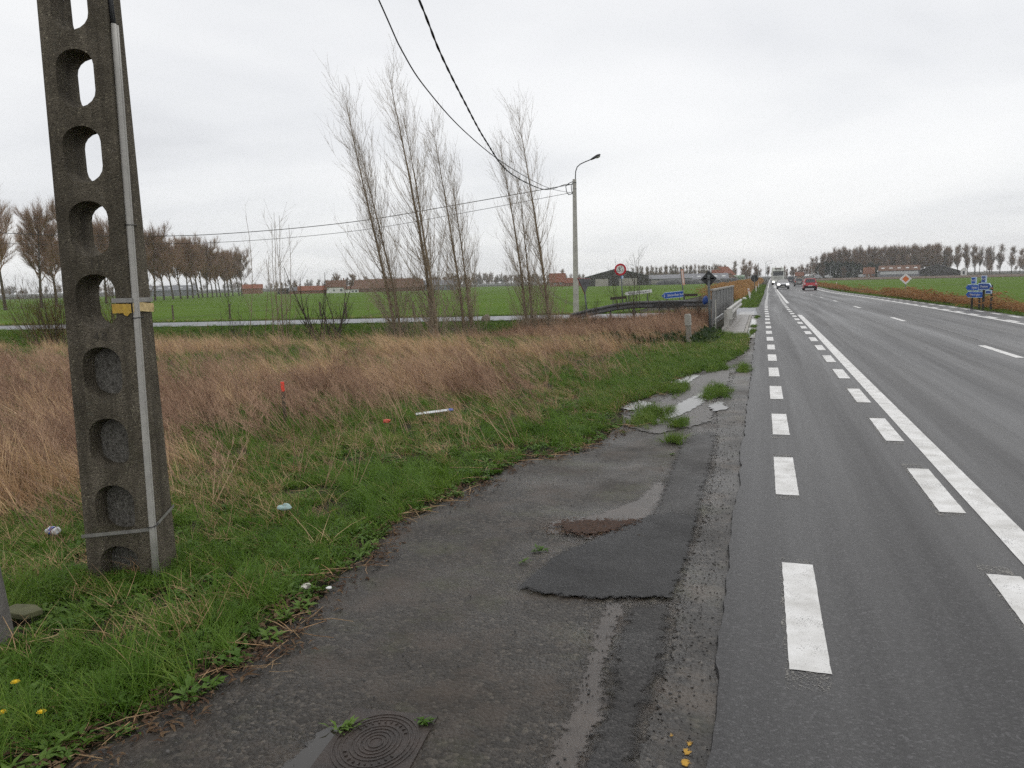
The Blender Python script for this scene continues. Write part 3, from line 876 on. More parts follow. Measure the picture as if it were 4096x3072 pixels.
def reedv(rs, n, h, lean, rad=.006, plume=True):
    S = 5; t = np.linspace(0, 1, S)
    b = np.stack([rs.randn(n) * .16, rs.randn(n) * .16, np.zeros(n)], 1)
    hh = h[0] + (h[1] - h[0]) * rs.rand(n)
    d = np.stack([lean + rs.randn(n) * .12, rs.randn(n) * .15, np.ones(n)], 1); d /= np.linalg.norm(d, axis=1, keepdims=True)
    P = b[:, None] + hh[:, None, None] * (d[:, None] * t[None, :, None] + np.array([lean * .35, 0, -.12])[None, None] * (t ** 2)[None, :, None])
    parts = [tubes_np(P, np.tile(rad * (1.1 - .6 * t), (n, 1)), 3)]
    v, q = blades(rs, n * 3, (h[0] * .4, h[1] * .8), .014, .2, (lean * .8, 0), .3, .25, 4)
    parts.append((v, q))
    if plume:
        e = P[:, -1]; pe = e + np.stack([-.18 + rs.randn(n) * .03, rs.randn(n) * .04, .03 + rs.randn(n) * .04], 1)
        Q = e[:, None] * (1 - np.array([0, .4, 1]))[None, :, None] + pe[:, None] * np.array([0, .4, 1])[None, :, None]
        parts.append(tubes_np(Q, np.tile(np.array([.006, .026, .004]), (n, 1)), 4))
    return join(parts)
c_reed = srccol('src_reed')
for i in range(4): src(c_reed, 'r%d' % i, reedv(rs, 9, (.9, 1.5), -.45), V_reed)
c_reedr = srccol('src_reedr')
for i in range(4): src(c_reedr, 'rr%d' % i, reedv(rs, 9, (.8, 1.35), -1.0, .007), V_reedr)
c_deb = srccol('src_debris')
for i in range(4): src(c_deb, 'd%d' % i, leaves(rs, 9, .05, .016, .05, .12), V_debris)
c_stick = srccol('src_stick')
for i in range(3):
    n = 5
    a = rs.rand(n) * 6.28; l = .08 + .2 * rs.rand(n)
    o = np.stack([rs.randn(n) * .05, rs.randn(n) * .05, np.full(n, .008)], 1)
    e = o + np.stack([np.cos(a) * l, np.sin(a) * l, rs.rand(n) * .02], 1)
    src(c_stick, 'st%d' % i, tubes_np(np.stack([o, (o + e) / 2 + rs.randn(n, 3) * .008, e], 1), np.tile([.0025, .0022, .0015], (n, 1)), 3), V_straw)
c_peb = srccol('src_pebble')
M_peb = mat('pebble', (0.07, 0.066, 0.062), 0.6, 0.4, 60, None, 0.4, 0, 0, 60, 1.0)
for i in range(5):
    bm = bmesh.new(); bmesh.ops.create_icosphere(bm, subdivisions=1, radius=.006)
    for vv in bm.verts: vv.co *= 0.7 + 0.6 * rs.rand(); vv.co.z *= .65
    me = bpy.data.meshes.new('p'); bm.to_mesh(me); bm.free(); me.materials.append(M_peb)
    c_peb.objects.link(bpy.data.objects.new('p%d' % i, me))

# ------------------------------------------------------------------ where the plants grow
E_y = np.array([-1] + [p[1] for p in EDGE[1:] + FAR_EDGE]); E_x = np.array([-2.45] + [p[0] for p in EDGE[1:] + FAR_EDGE])
def edge_x(y): return np.interp(y, E_y, E_x)
B = [(-6.4, -2), (-6.3, 4.2), (-5.98, 4.76), (-5.35, 4.9), (-5.05, 5.86), (-5.3, 7.2), (-4.6, 8.4), (-3.9, 9.2), (-3.6, 11.2), (-4.1, 14.7), (-3.4, 17.9), (-1.9, 21.0), (-1.7, 23)]
def bound_x(y): return np.interp(y, [b[1] for b in B], [b[0] for b in B])
rs = np.random.RandomState(9)
def cand(x0, x1, y0, y1, dens, power=1.0, r0=5.0):
    """random points whose density falls with distance from the viewer, kept to the visible wedge and its margin"""
    n = int((x1 - x0) * (y1 - y0) * dens)
    x = x0 + (x1 - x0) * rs.rand(n); y = y0 + (y1 - y0) * rs.rand(n)
    r = np.hypot(x, y)
    az = np.degrees(np.arctan2(x, y))
    k = (rs.rand(n) < np.minimum(1, (r0 / np.maximum(r, .1)) ** power)) & (az > -60) & (az < 24) & (r > 1.2)
    return x[k], y[k]
def meadow(x, y):
    return (x < edge_x(y) + 0.03) & (y < yf(x) - 0.15) & (x < -0.35)
# green near strip
x, y = cand(-9, -0.3, 0.8, 24, 520, 1.5, 4.5)
g = sm(-0.5, 0.5, (x - bound_x(y)) + 1.4 * (fbm(x, y, 1.3, 21) - .5))
patchy = sm(0.34, 0.54, fbm(x, y, 0.55, 22))
edge = edge_x(y) - x + 0.16 * (fbm(x, y, 0.35, 24) - .55)
k = meadow(x, y) & (rs.rand(len(x)) < np.maximum(g, 0.10) * (0.10 + .90 * patchy) * sm(-0.02, 0.22, edge))
xg, yg = x[k], y[k]
scatter('short_grass', 'short green grass covering the roadside verge', 'grass', c_green, 6, xg, yg, rs, (.5, 1.05), .2, yaw=1.3)
x, y = cand(-9, -0.4, 0.8, 24, 110, 1.3, 5)
g = sm(-0.6, 0.5, (x - bound_x(y)) + 1.6 * (fbm(x, y, 1.3, 21) - .5))
k = meadow(x, y) & (rs.rand(len(x)) < g * sm(0.54, 0.68, fbm(x, y, 0.9, 31))) & (edge_x(y) - x > 0.10)
scatter('tall_grass', 'longer green grass tufts bent over by the wind', 'grass', c_tall, 5, x[k], y[k], rs, (.45, .9), .15, yaw=.8)
x, y = cand(-7, -0.4, 0.8, 20, 170, 1.5, 4.5)
k = meadow(x, y) & (x > bound_x(y) - .2) & (rs.rand(len(x)) < sm(0.44, 0.60, fbm(x, y, 0.7, 41)) + 0.85 * sm(1.0, .3, edge_x(y) - x) * sm(.32, .5, fbm(x, y, .5, 43))) & (edge_x(y) - x > -0.02)
scatter('broadleaf_weeds', 'low broad leaved weeds among the grass', 'weeds', c_leaf, 5, x[k], y[k], rs, (.4, .95), .2)
# dead leaves, straw and twigs along the paved edge and in the grass
x, y = cand(-5.5, -0.3, 0.8, 14, 260, 1.4, 4)
d = edge_x(y) - x
k = (d > -0.16) & (rs.rand(len(x)) < np.exp(-((d - 0.02) / 0.17) ** 2) * .9 + .10 * (d > 0) * sm(.5, .7, fbm(x, y, .6, 51))) & (y < yf(x))
scatter('leaf_litter_strip', 'dead leaves and straw gathered along the asphalt edge', 'litter', c_deb, 4, x[k], y[k], rs, (.5, 1.3), .1, zoff=.006)
x, y = cand(-5.5, -0.3, 0.8, 14, 32, 1.2, 4)
d = edge_x(y) - x
k = (d > -0.14) & (rs.rand(len(x)) < np.exp(-((d - 0.03) / 0.2) ** 2) + .25 * (d > 0))
scatter('fallen_straw', 'fallen straw stalks lying at the verge', 'straw', c_stick, 3, x[k], y[k], rs, (.4, 1.1), .05, zoff=.01)
# dry grass and dead weeds
x, y = cand(-48, -1.5, 3.5, 33, 115, 1.2, 7)
dry = 1 - sm(-0.9, 0.35, (x - bound_x(y)) + 1.6 * (fbm(x, y, 1.3, 21) - .5))
s_ = y - yf(x)
gp = sm(0.42, 0.55, fbm(x, y, 3.4, 61)) * (y > 7)
nb = 1 - sm(-8.6, -7.2, s_ + 1.2 * (fbm(x, y, 2, 19) - .5)) * sm(4, 9, -x)           # none on the green bank
k0 = meadow(x, y) & (rs.rand(len(x)) < dry * nb * (.25 + .75 * sm(.28, .46, fbm(x, y, .7, 65))))
wz = sm(0.30, 0.56, fbm(x, y, 2.6, 63)) * sm(4.5, 7, y) * (1 - sm(14, 18, y)) * .95
r_ = rs.rand(len(x))
ks = k0 & (r_ > wz) & (rs.rand(len(x)) > .88 * gp)
kw = k0 & (r_ <= wz * .9) & (rs.rand(len(x)) > .7 * gp)
dist = np.hypot(x, y)
scatter('dry_grass', 'pale dry grass flattened by the wind', 'dry grass', c_straw, 6, x[ks], y[ks], rs, (.6, 1.05), .14, yaw=.35, scale_arr=(.30 + .35 * rs.rand(ks.sum()) + 1.25 * (sm(.3, .7, fbm(x[ks], y[ks], .8, 15)) - .25)).clip(.25, 1.15) * (1 - .5 * sm(-13, -8.5, (y - yf(x))[ks]) * sm(5, 9, -x[ks])))
scatter('dead_weed_stems', 'brown dead weed stems leaning in the meadow', 'dead weeds', c_weed, 5, x[kw], y[kw], rs, (.6, 1.15), .22, yaw=.6, scale_arr=(.45 + .4 * rs.rand(kw.sum()) + .8 * (fbm(x[kw], y[kw], .7, 16) - .4)).clip(.3, 1.25))
x2, y2 = cand(-40, -1.5, 4, 30, 130, 1.2, 7)
gp2 = np.maximum(sm(0.40, 0.54, fbm(x2, y2, 3.4, 61)) * (y2 > 7), .34)
dry2 = 1 - sm(-0.9, 0.35, (x2 - bound_x(y2)))
k = meadow(x2, y2) & (rs.rand(len(x2)) < gp2 * np.maximum(dry2, .15)) & (y2 - yf(x2) < -3)
scatter('meadow_grass', 'green grass showing through the dry meadow', 'grass', c_tall, 5, x2[k], y2[k], rs, (.45, .85), .15, yaw=.5)
x, y = cand(-12, -1.2, 2.5, 24, 90, 1.3, 5)
k = meadow(x, y) & (rs.rand(len(x)) < .6 * np.exp(-((x - bound_x(y)) / 1.2) ** 2) + .30 * sm(.42, .62, fbm(x, y, .8, 77)) + .06) & (edge_x(y) - x > .25)
scatter('low_dry_grass', 'low matted straw between the green grass', 'dry grass', c_lstraw, 5, x[k], y[k], rs, (.5, 1.0), .2, yaw=.8)
x, y = cand(-20, -1.5, 4, 22, 14, 1.0, 8)
k = meadow(x, y) & (rs.rand(len(x)) < .25 + .75 * sm(.5, .65, fbm(x, y, 2, 71))) & (edge_x(y) - x > .7)
scatter('weed_stalks', 'single dark weed stalks standing above the grass', 'weeds', c_stalk, 4, x[k], y[k], rs, (.5, 1.0), .2, yaw=.5)
# brown stems before the side road, ivy, bright verge
x, y = cand(-11, -1.45, 20.5, 36, 40, 0)
wl = -3.0 - 0.42 * (y - 22)
k = (x > -9.5) & (y < yf(x) - 1.6) & (y > 22.2 - .35 * (x + 2)) & (x < -1.75) & (rs.rand(len(x)) < .9)
scatter('dead_stems', 'tall brown dead stems in front of the crash barrier', 'dead weeds', c_tallstem, 4, x[k], y[k], rs, (.34, .58), .14, yaw=.5)
x, y = cand(-4.6, -1.3, 19.5, 25.5, 60, 0)
k = (rs.rand(len(x)) < .8 * sm(.42, .6, fbm(x, y, 1.2, 81))) & (y > 20.6 - .25 * (x + 1.8))
scatter('ivy', 'dark ivy creeping round the concrete post', 'ivy', c_ivy, 4, x[k], y[k], rs, (.6, 1.2), .2)
x, y = cand(-3.6, -0.12, 10, 24.5, 130, 0.6, 12)
inverge = (x > np.interp(y, [10, 14, 18, 21, 24.5], [-2.2, -3.0, -3.0, -2.0, -1.9])) & ((x < edge_x(y) - .02) | (y > 22.9)) & (x < -.33 + .08 * (fbm(x, y, .6, 5) - .5))
k = inverge & (rs.rand(len(x)) < .35 + .65 * sm(.35, .55, fbm(x, y, .9, 91)))
scatter('bright_grass', 'bright green grass tongue beside the cycle lane', 'grass', c_bright, 5, x[k], y[k], rs, (.7, 1.25), .15, yaw=.6)
kk = inverge & (rs.rand(len(x)) < .35 * sm(.48, .66, fbm(x, y, 1.1, 95)))
scatter('verge_straw', 'dead straw mixed into the bright verge grass', 'dry grass', c_lstraw, 5, x[kk], y[kk], rs, (.5, 1.0), .2, yaw=.8)
# grass islands in the mud
isl = [(-1.30, 9.7, .28, .9), (-0.62, 11.9, .22, .9), (-0.9, 9.2, .10, .35), (-1.25, 12.2, .25, .8), (-0.30, 15.0, .12, .8), (-0.85, 8.2, .08, .2), (-0.78, 15.2, .25, .8), (-0.25, 25.4, .07, .9), (-0.24, 27.9, .09, .6), (-.2, 34.4, .1, .8)]
xx, yy = [], []
for a, b, p, q in isl:
    n = int(420 * p * q) + 10
    xx.append(a + rs.randn(n) * p * .42); yy.append(b + rs.randn(n) * q * .42)
xx = np.concatenate(xx); yy = np.concatenate(yy)
scatter('grass_islands', 'small grass tufts growing in the muddy margin', 'grass', c_bright, 5, xx, yy, rs, (.45, .85), .15, zoff=.012)
tx = np.array([-1.345, -1.30, -1.36, -1.52, -1.50, -1.22, -0.80]); ty = np.array([4.62, 4.64, 4.42, 2.5, 2.52, 2.62, 7.6])
lx = -1.08 + rs.randn(260) * .13; ly_ = 5.17 + rs.randn(260) * .07 + (lx + 1.08) * .25
scatter('litter_heap', 'rust brown leaf litter lying on the old asphalt', 'litter', c_deb, 4, lx, ly_, rs, (.15, .42), .1, zoff=.012)
scatter('crack_weeds', 'tiny weeds sprouting from cracks in the old asphalt', 'weeds', c_leaf, 5, tx, ty, rs, (.35, .6), .1, zoff=.006)
# loose grit
x, y = cand(-2.4, -0.15, 1.2, 12, 1700, .9, 3)
k = (x > edge_x(y)) & (rs.rand(len(x)) < .05 + .85 * np.exp(-((x + .29) / .15) ** 2) + .5 * np.exp(-((edge_x(y) - x) / .25) ** 2) + .5 * (np.abs(x + .66) < .1) * (y < 4) + .5 * (y > 8.6) * (x < -.4))
scatter('loose_grit', 'loose dark grit scattered on the old asphalt', 'grit', c_peb, 5, x[k], y[k], rs, (.35, 1.5), .4, zoff=.012, scale_arr=.22 + .95 * rs.rand(k.sum()) ** 3)
# green bank in front of the side road
x, y = cand(-46, -4, 20, 36, 60, 0)
s_ = y - yf(x)
k = (s_ > -7.0 - 1.2 * fbm(x, y, 2, 3)) & (s_ < -.12) & (x < -6.5 + .35 * (y - 34)) & (rs.rand(len(x)) < .55 + .45 * fbm(x, y, 1.5, 7))
scatter('bank_grass', 'green grass on the bank below the side road', 'grass', c_bright, 5, x[k], y[k], rs, (.7, 1.5), .2)
# far verge of the side road and field margin
x, y = cand(-46, -1.5, 29, 52, 30, 0)
u = y - yb(x)
k = (u > .15) & (u < 1.9 + .8 * (fbm(x, y, 2, 3) - .3)) & (rs.rand(len(x)) < .8) & ~((x > -2.2) & (u < 6))
scatter('field_margin_grass', 'rough grass margin between side road and crop', 'grass', c_bright, 5, x[k], y[k], rs, (.6, 1.3), .2)
k2 = (u > .6) & (u < 2.4) & (rs.rand(len(x)) < .8 * sm(.52, .62, fbm(x, y, 3, 17)))
scatter('field_margin_straw', 'dry straw patches along the field margin', 'dry grass', c_lstraw, 5, x[k2], y[k2], rs, (.6, 1.1), .2)
# verge and reeds beyond the junction on the left
x, y = cand(-3.5, 0.7, 46, 200, 12, 0)
xe = -0.25 + sL(y)
k = (x < xe) & (x > xe - 1.6 - .3 * fbm(x, y, 5, 4))
scatter('far_verge_grass', 'green verge along the far left roadside', 'grass', c_bright, 5, x[k], y[k], rs, (.9, 1.6), .2)
x, y = cand(-9, 0.7, 66, 330, 4.4, 0)
xe = -0.25 + sL(y)
k = (x < xe - 1.6) & (x > xe - 3.4 - 1.4 * fbm(x, y, 9, 6) - 1.5 * sm(110, 220, y))
scatter('reed_bed', 'orange brown reed bed in the left roadside ditch', 'reeds', c_reed, 4, x[k], y[k], rs, (.8, 1.25), .1, yaw=.5)
# right verge and reeds
x, y = cand(8.8, 13.5, 18, 180, 16, 0)
xe = 9.16 + sR(y)
k = (x > xe) & (x < xe + 1.1 + .5 * fbm(x, y, 3, 8))
scatter('right_verge_grass', 'green verge along the right edge of the road', 'grass', c_bright, 5, x[k], y[k], rs, (.7, 1.2), .2)
x, y = cand(9.6, 15.5, 34, 260, 7, 0)
xe = 9.16 + sR(y)
gap = sm(.42, .60, fbm(x * .3, y, 6, 12)) 
k = (x > xe + .9 + .3 * fbm(x, y, 2, 3)) & (x < xe + 2.0 + 1.9 * fbm(x, y, 7, 14)) & (rs.rand(len(x)) < gap * sm(34, 44, y))
scatter('red_reeds', 'windblown red brown reeds in the right ditch', 'reeds', c_reedr, 4, x[k], y[k], rs, (.55, 1.05), .1, yaw=.35)

# ------------------------------------------------------------------ bare trees
def polyline(rs, start, d0, length, S, up, curl, wob):
    """vectorised curved branches. start (N,3), d0 (N,3) unit, length (N,), up (3,) target direction, curl 0..1"""
    Nn = len(start)
    P = np.empty((Nn, S, 3)); P[:, 0] = start
    d = d0.copy(); st = (length / (S - 1))[:, None]
    for i in range(1, S):
        d = d * (1 - curl) + up * curl + rs.randn(Nn, 3) * wob
        d /= np.linalg.norm(d, axis=1, keepdims=True) + 1e-9
        P[:, i] = P[:, i - 1] + d * st
    return P
def spawn(rs, P, Rr, n, t0, t1, ang, length, up, curl, wob, S, rratio, rmin, tpow=1.0, flat=None):
    Np, Sp, _ = P.shape
    seg = np.linalg.norm(np.diff(P, axis=1), axis=2).sum(1)
    pi = rs.choice(Np, n, p=seg / seg.sum())
    t = t0 + (t1 - t0) * rs.rand(n) ** tpow
    f = t * (Sp - 1); i0 = np.minimum(f.astype(int), Sp - 2); fr = (f - i0)[:, None]
    a = P[pi, i0]; b = P[pi, i0 + 1]
    st = a * (1 - fr) + b * fr
    tg = b - a; tg /= np.linalg.norm(tg, axis=1, keepdims=True) + 1e-9
    rr = Rr[pi, i0] * (1 - fr[:, 0]) + Rr[pi, i0 + 1] * fr[:, 0]
    q = rs.randn(n, 3); q -= tg * (q * tg).sum(1, keepdims=True); q /= np.linalg.norm(q, axis=1, keepdims=True) + 1e-9
    an = ang[0] + (ang[1] - ang[0]) * rs.rand(n)
    d = tg * np.cos(an)[:, None] + q * np.sin(an)[:, None]
    L = length(t, rs.rand(n), pi)
    C = polyline(rs, st, d, L, S, np.asarray(up, float), curl, wob)
    r0 = np.maximum(rr * rratio, rmin)
    tt = np.linspace(1, 0.25, S)
    return C, np.maximum(r0[:, None] * tt[None, :], rmin * .6)
def build_tree(name, label, cat, loc, trunk, levels, bark, twig, rz=0.0, group=None, tn=7):
    t = thing(name, label, cat, loc, rz, group)
    v, q = tubes_np(trunk[0], trunk[1], tn)
    link('trunk', mesh_np('trunk', v, [q], True), bark, t)
    parts = [tubes_np(P, Rr, n) for P, Rr, n in levels]
    v, q = join(parts)
    link('crown', mesh_np('crown', v, [q]), twig, t)
    return t
def poplar(label, loc, h, seed, lean=(-.16, .02), stems=1, rbase=.085, dens=1.0, bushy=True):
    rs = np.random.RandomState(seed)
    st = np.zeros((stems, 3)); st[:, 0] = np.linspace(-.12, .12, stems) if stems > 1 else 0
    st[:, 1] = rs.randn(stems) * .08
    d0 = np.tile([lean[0] * .5, lean[1], 1.0], (stems, 1)) + rs.randn(stems, 3) * .035
    d0 /= np.linalg.norm(d0, axis=1, keepdims=True)
    hh = h * (1 - .16 * np.arange(stems))
    T = polyline(rs, st, d0, hh, 14, np.array([lean[0] * 1.5, lean[1], 1.0]), .10, .018)
    tr = np.linspace(1, .05, 14)[None, :] * np.full((stems, 1), rbase) * (hh / h)[:, None]
    up = np.array([lean[0] * 1.6, lean[1], 1.0]); up = up / np.linalg.norm(up)
    n1 = int(92 * dens) * stems
    B1, r1 = spawn(rs, T, tr, n1, .03, .97, (.50, 1.0), lambda t, r, p: h * (.11 + .23 * r) * (1.12 - .68 * t), up, .155, .04, 8, .24, .0050)
    n2 = n1 * 11
    B2, r2 = spawn(rs, B1, r1, n2, .10, .98, (.35, .85), lambda t, r, p: h * (.025 + .06 * r), up, .22, .05, 4, .5, .0031)
    n2b = int(150 * stems * dens)
    B2b, r2b = spawn(rs, T, tr, n2b, .2, .99, (.45, .95), lambda t, r, p: h * (.03 + .06 * r), up, .30, .05, 5, .15, .0036)
    lv = [(B1, r1, 4), (B2, r2, 3), (B2b, r2b, 3)]
    if bushy:   # suckers round the base
        ns = 60
        s0 = np.stack([rs.randn(ns) * .28, rs.randn(ns) * .28, np.zeros(ns)], 1)
        sd = np.stack([rs.randn(ns) * .3 - .05, rs.randn(ns) * .3, np.ones(ns)], 1); sd /= np.linalg.norm(sd, axis=1, keepdims=True)
        B3 = polyline(rs, s0, sd, .7 + 1.5 * rs.rand(ns), 6, up, .12, .05)
        r3 = np.tile(.011 * np.linspace(1, .3, 6), (ns, 1))
        B4, r4 = spawn(rs, B3, r3, ns * 6, .2, .95, (.4, .9), lambda t, r, p: .15 + .3 * r, up, .2, .06, 4, .5, .004)
        lv += [(B3, r3, 3), (B4, r4, 3)]
    return build_tree('poplar_tree', label, 'tree', (loc[0], loc[1], Hs(*loc[:2]) - .05), (T, tr), lv, M_bark, M_twig)
poplar('slim bare poplar with two trunks, leftmost of the poplars', (-12.3, 25.6), 9.2, 3, (-.16, .0), 2, .062)
poplar('tallest bare poplar, standing second from the left', (-10.9, 25.7), 9.9, 7, (-.15, 0), 2, .078, .8)
poplar('bare poplar with forked stems between tallest poplar and gap', (-10.15, 26.9), 8.0, 13, (-.13, 0), 2, .058)
poplar('short leaning bare poplar left of the lamp post', (-8.75, 30.2), 7.6, 19, (-.11, 0), 2, .058, .7)
poplar('bare poplar nearest to the lamp post', (-8.05, 30.5), 8.9, 23, (-.12, 0), 1, .066)

def shrub(label, loc, h, seed, spread=.6, stems=9, twig=None, name='bare_shrub', wob=.07, dens=7, lean=-.05, rad=.014, cat='shrub', bark=None):
    rs = np.random.RandomState(seed)
    s0 = np.stack([rs.randn(stems) * .08 * h, rs.randn(stems) * .08 * h, np.zeros(stems)], 1)
    sd = np.stack([rs.randn(stems) * spread + lean, rs.randn(stems) * spread, np.ones(stems)], 1); sd /= np.linalg.norm(sd, axis=1, keepdims=True)
    T = polyline(rs, s0, sd, h * (.6 + .45 * rs.rand(stems)), 8, np.array([lean, 0, 1.0]), .14, wob)
    tr = np.tile(rad * np.linspace(1, .3, 8), (stems, 1))
    up = np.array([lean, 0, 1.0])
    B1, r1 = spawn(rs, T, tr, stems * dens, .15, .95, (.5, 1.1), lambda t, r, p: h * (.12 + .3 * r) * (1.1 - .6 * t), up, .14, wob, 6, .55, .004)
    B2, r2 = spawn(rs, B1, r1, stems * dens * 4, .15, .98, (.4, 1.0), lambda t, r, p: h * (.03 + .09 * r), up, .1, wob, 4, .55, .003)
    t = thing(name, label, cat, (loc[0], loc[1], Hs(*loc[:2]) - .03))
    v, q = tubes_np(T, tr, 5); link('stem', mesh_np('stem', v, [q], True), bark or M_bark2, t)
    v, q = join([tubes_np(B1, r1, 3), tubes_np(B2, r2, 3)]); link('crown', mesh_np('crown', v, [q]), twig or M_thorn, t)
    return t
M_willow = mat('willow_twig', (0.13, 0.088, 0.040), 0.85, 0.2, 1, None, 0.2)
shrub('young bare poplar with a fan of upright shoots left of the poplar row', (-17.0, 24.9), 4.9, 29, .13, 9, M_twig, 'young_poplar_tree', .035, 10, -.03, .017, 'tree', M_bark)
shrub('dense tawny bare bush at the far left of the meadow', (-24.0, 22.0), 3.0, 31, .6, 40, M_willow, dens=13)
shrub('brown bare bush growing behind the concrete ladder pole', (-19.8, 20.6), 3.6, 33, .42, 24, M_willow, dens=11)
shrub('dark spreading bare shrub between young poplar and poplar row', (-15.6, 26.4), 3.3, 35, .7, 9, M_thorn, dens=10, rad=.032)
shrub('thin bare shrub just left of the young poplar', (-19.0, 25.2), 2.4, 37, .5, 6, M_thorn, dens=8)
shrub('upright bare sapling in front of the weight limit sign', (-5.3, 34.0), 3.2, 39, .2, 8, M_thorn, 'bare_sapling', .05, 9, -.02, .015, 'tree')
for i, (x, y, h, sp, lb) in enumerate([(-4.9, 33.4, 1.5, .7, 'thorny bare bush left of the blue direction sign'), (-3.3, 31.5, 1.5, .7, 'tangled bare bush below the blue direction sign'), (-2.35, 29.4, 1.3, .7, 'tangled bare bush against the grey parapet end'), (-6.6, 30.6, 1.5, .45, 'bare scrub bush behind the tall dead stems')]):
    shrub(lb, (x, y), h, 45 + i, sp, 8, M_thorn, dens=8, wob=.10, rad=.01)

# avenue of windswept trees on the left and the wood on the right: shared meshes, one object each
def crown_tree(seed, h, clear, twigs, rt, wind=-.35, width=.26, rbase=None, r2m=.02, ang=(.35, .95), curl=.10):
    rs = np.random.RandomState(seed)
    T = polyline(rs, np.zeros((1, 3)), np.array([[-.05, 0, 1.0]]), np.array([h * .86]), 12, np.array([wind * .5, 0, 1.0]), .07, .03)
    rb = rbase or h * .022
    tr = (rb * np.linspace(1, .12, 12))[None, :]
    up = np.array([wind, 0, 1.0]); up /= np.linalg.norm(up)
    B1, r1 = spawn(rs, T, tr, 34, clear, .98, ang, lambda t, r, p: h * width * (.6 + .7 * r) * (1.12 - .55 * t), up, curl, .05, 7, .5, r2m * 1.5)
    B2, r2 = spawn(rs, B1, r1, 260, .25, .98, (.3, .8), lambda t, r, p: h * (.06 + .11 * r), up, .14, .06, 4, .55, r2m)
    B3, r3 = spawn(rs, B2, r2, twigs, .05, 1.0, (.25, .9), lambda t, r, p: h * (.03 + .06 * r), up, .18, .05, 3, .5, rt)
    vt, qt = tubes_np(T, tr, 6)
    v, q = join([tubes_np(B1, r1, 4), tubes_np(B2, r2, 3), tubes_np(B3, r3, 3)])
    return mesh_np('trunk', vt, [qt], True), mesh_np('crown', v, [q])
def plant(name, label, cat, meshes, mats_, loc, rz=0.0, s=1.0, group=None, sx=1.0):
    t = thing(name, label, cat, loc, rz, group)
    t.scale = (s * sx, s * sx, s)
    for nm, me, mt in zip(('trunk', 'crown'), meshes, mats_):
        link(nm, me, mt, t)
    return t
ROW = [(-101.0, 84.6), (-110.0, 98.5), (-114.4, 105.5), (-118, 112.6), (-121.5, 119.8), (-125, 127), (-128.5, 134.4), (-132, 141.6), (-135.5, 148.8), (-138.9, 156.1), (-142.6, 163.3), (-146.0, 170.6), (-149.7, 177.8), (-153.4, 184.9), (-157.4, 192.0), (-161.2, 199.2), (-165.4, 206.2), (-169.3, 213.3), (-173.0, 220.5), (-176.8, 227.7), (-180.8, 234.8), (-184.5, 242.0), (-188.3, 249.1), (-191.8, 256.3), (-194.6, 263.8), (-198.6, 270.9)]
rowm = [crown_tree(100 + i, 15.2, .30, 12000, .0105, -.36, .36, .26, .016, (.35, 1.0)) for i in range(4)]
rr_ = random.Random(3)
ORD = 'first second third fourth fifth sixth seventh eighth ninth tenth eleventh twelfth thirteenth fourteenth fifteenth sixteenth seventeenth eighteenth nineteenth'.split()
for i, (x, y) in enumerate(ROW):
    if i < 3: lb, gp = ('bare avenue tree nearest the left edge of the photo', 'second bare avenue tree from the left edge of the photo', 'third bare avenue tree from the left edge of the photo')[i], 'avenue trees across the field'
    elif i < 9: lb, gp = 'bare avenue tree standing hidden behind the concrete ladder pole', 'avenue trees behind the pole'
    else: lb, gp = '%s windswept avenue tree counted from the concrete pole to the right' % ORD[i - 9], 'avenue trees across the field'
    plant('avenue_tree', lb, 'tree', rowm[i % 4], (M_bark2, M_twigrow), (x, y, Hs(x, y) - .1), rr_.uniform(-.5, .5), rr_.uniform(.92, 1.08) * (1.0 if i < 3 else 1.04), gp)
farm_ = [crown_tree(200 + i, 19, .20, 2600, .030, -.12, .24, .28, .045, (.3, .9), .12) for i in range(5)]
farb = [crown_tree(230 + i, 9, .10, 1900, .03, -.05, .36, .2, .05, (.4, 1.1), .05) for i in range(3)]

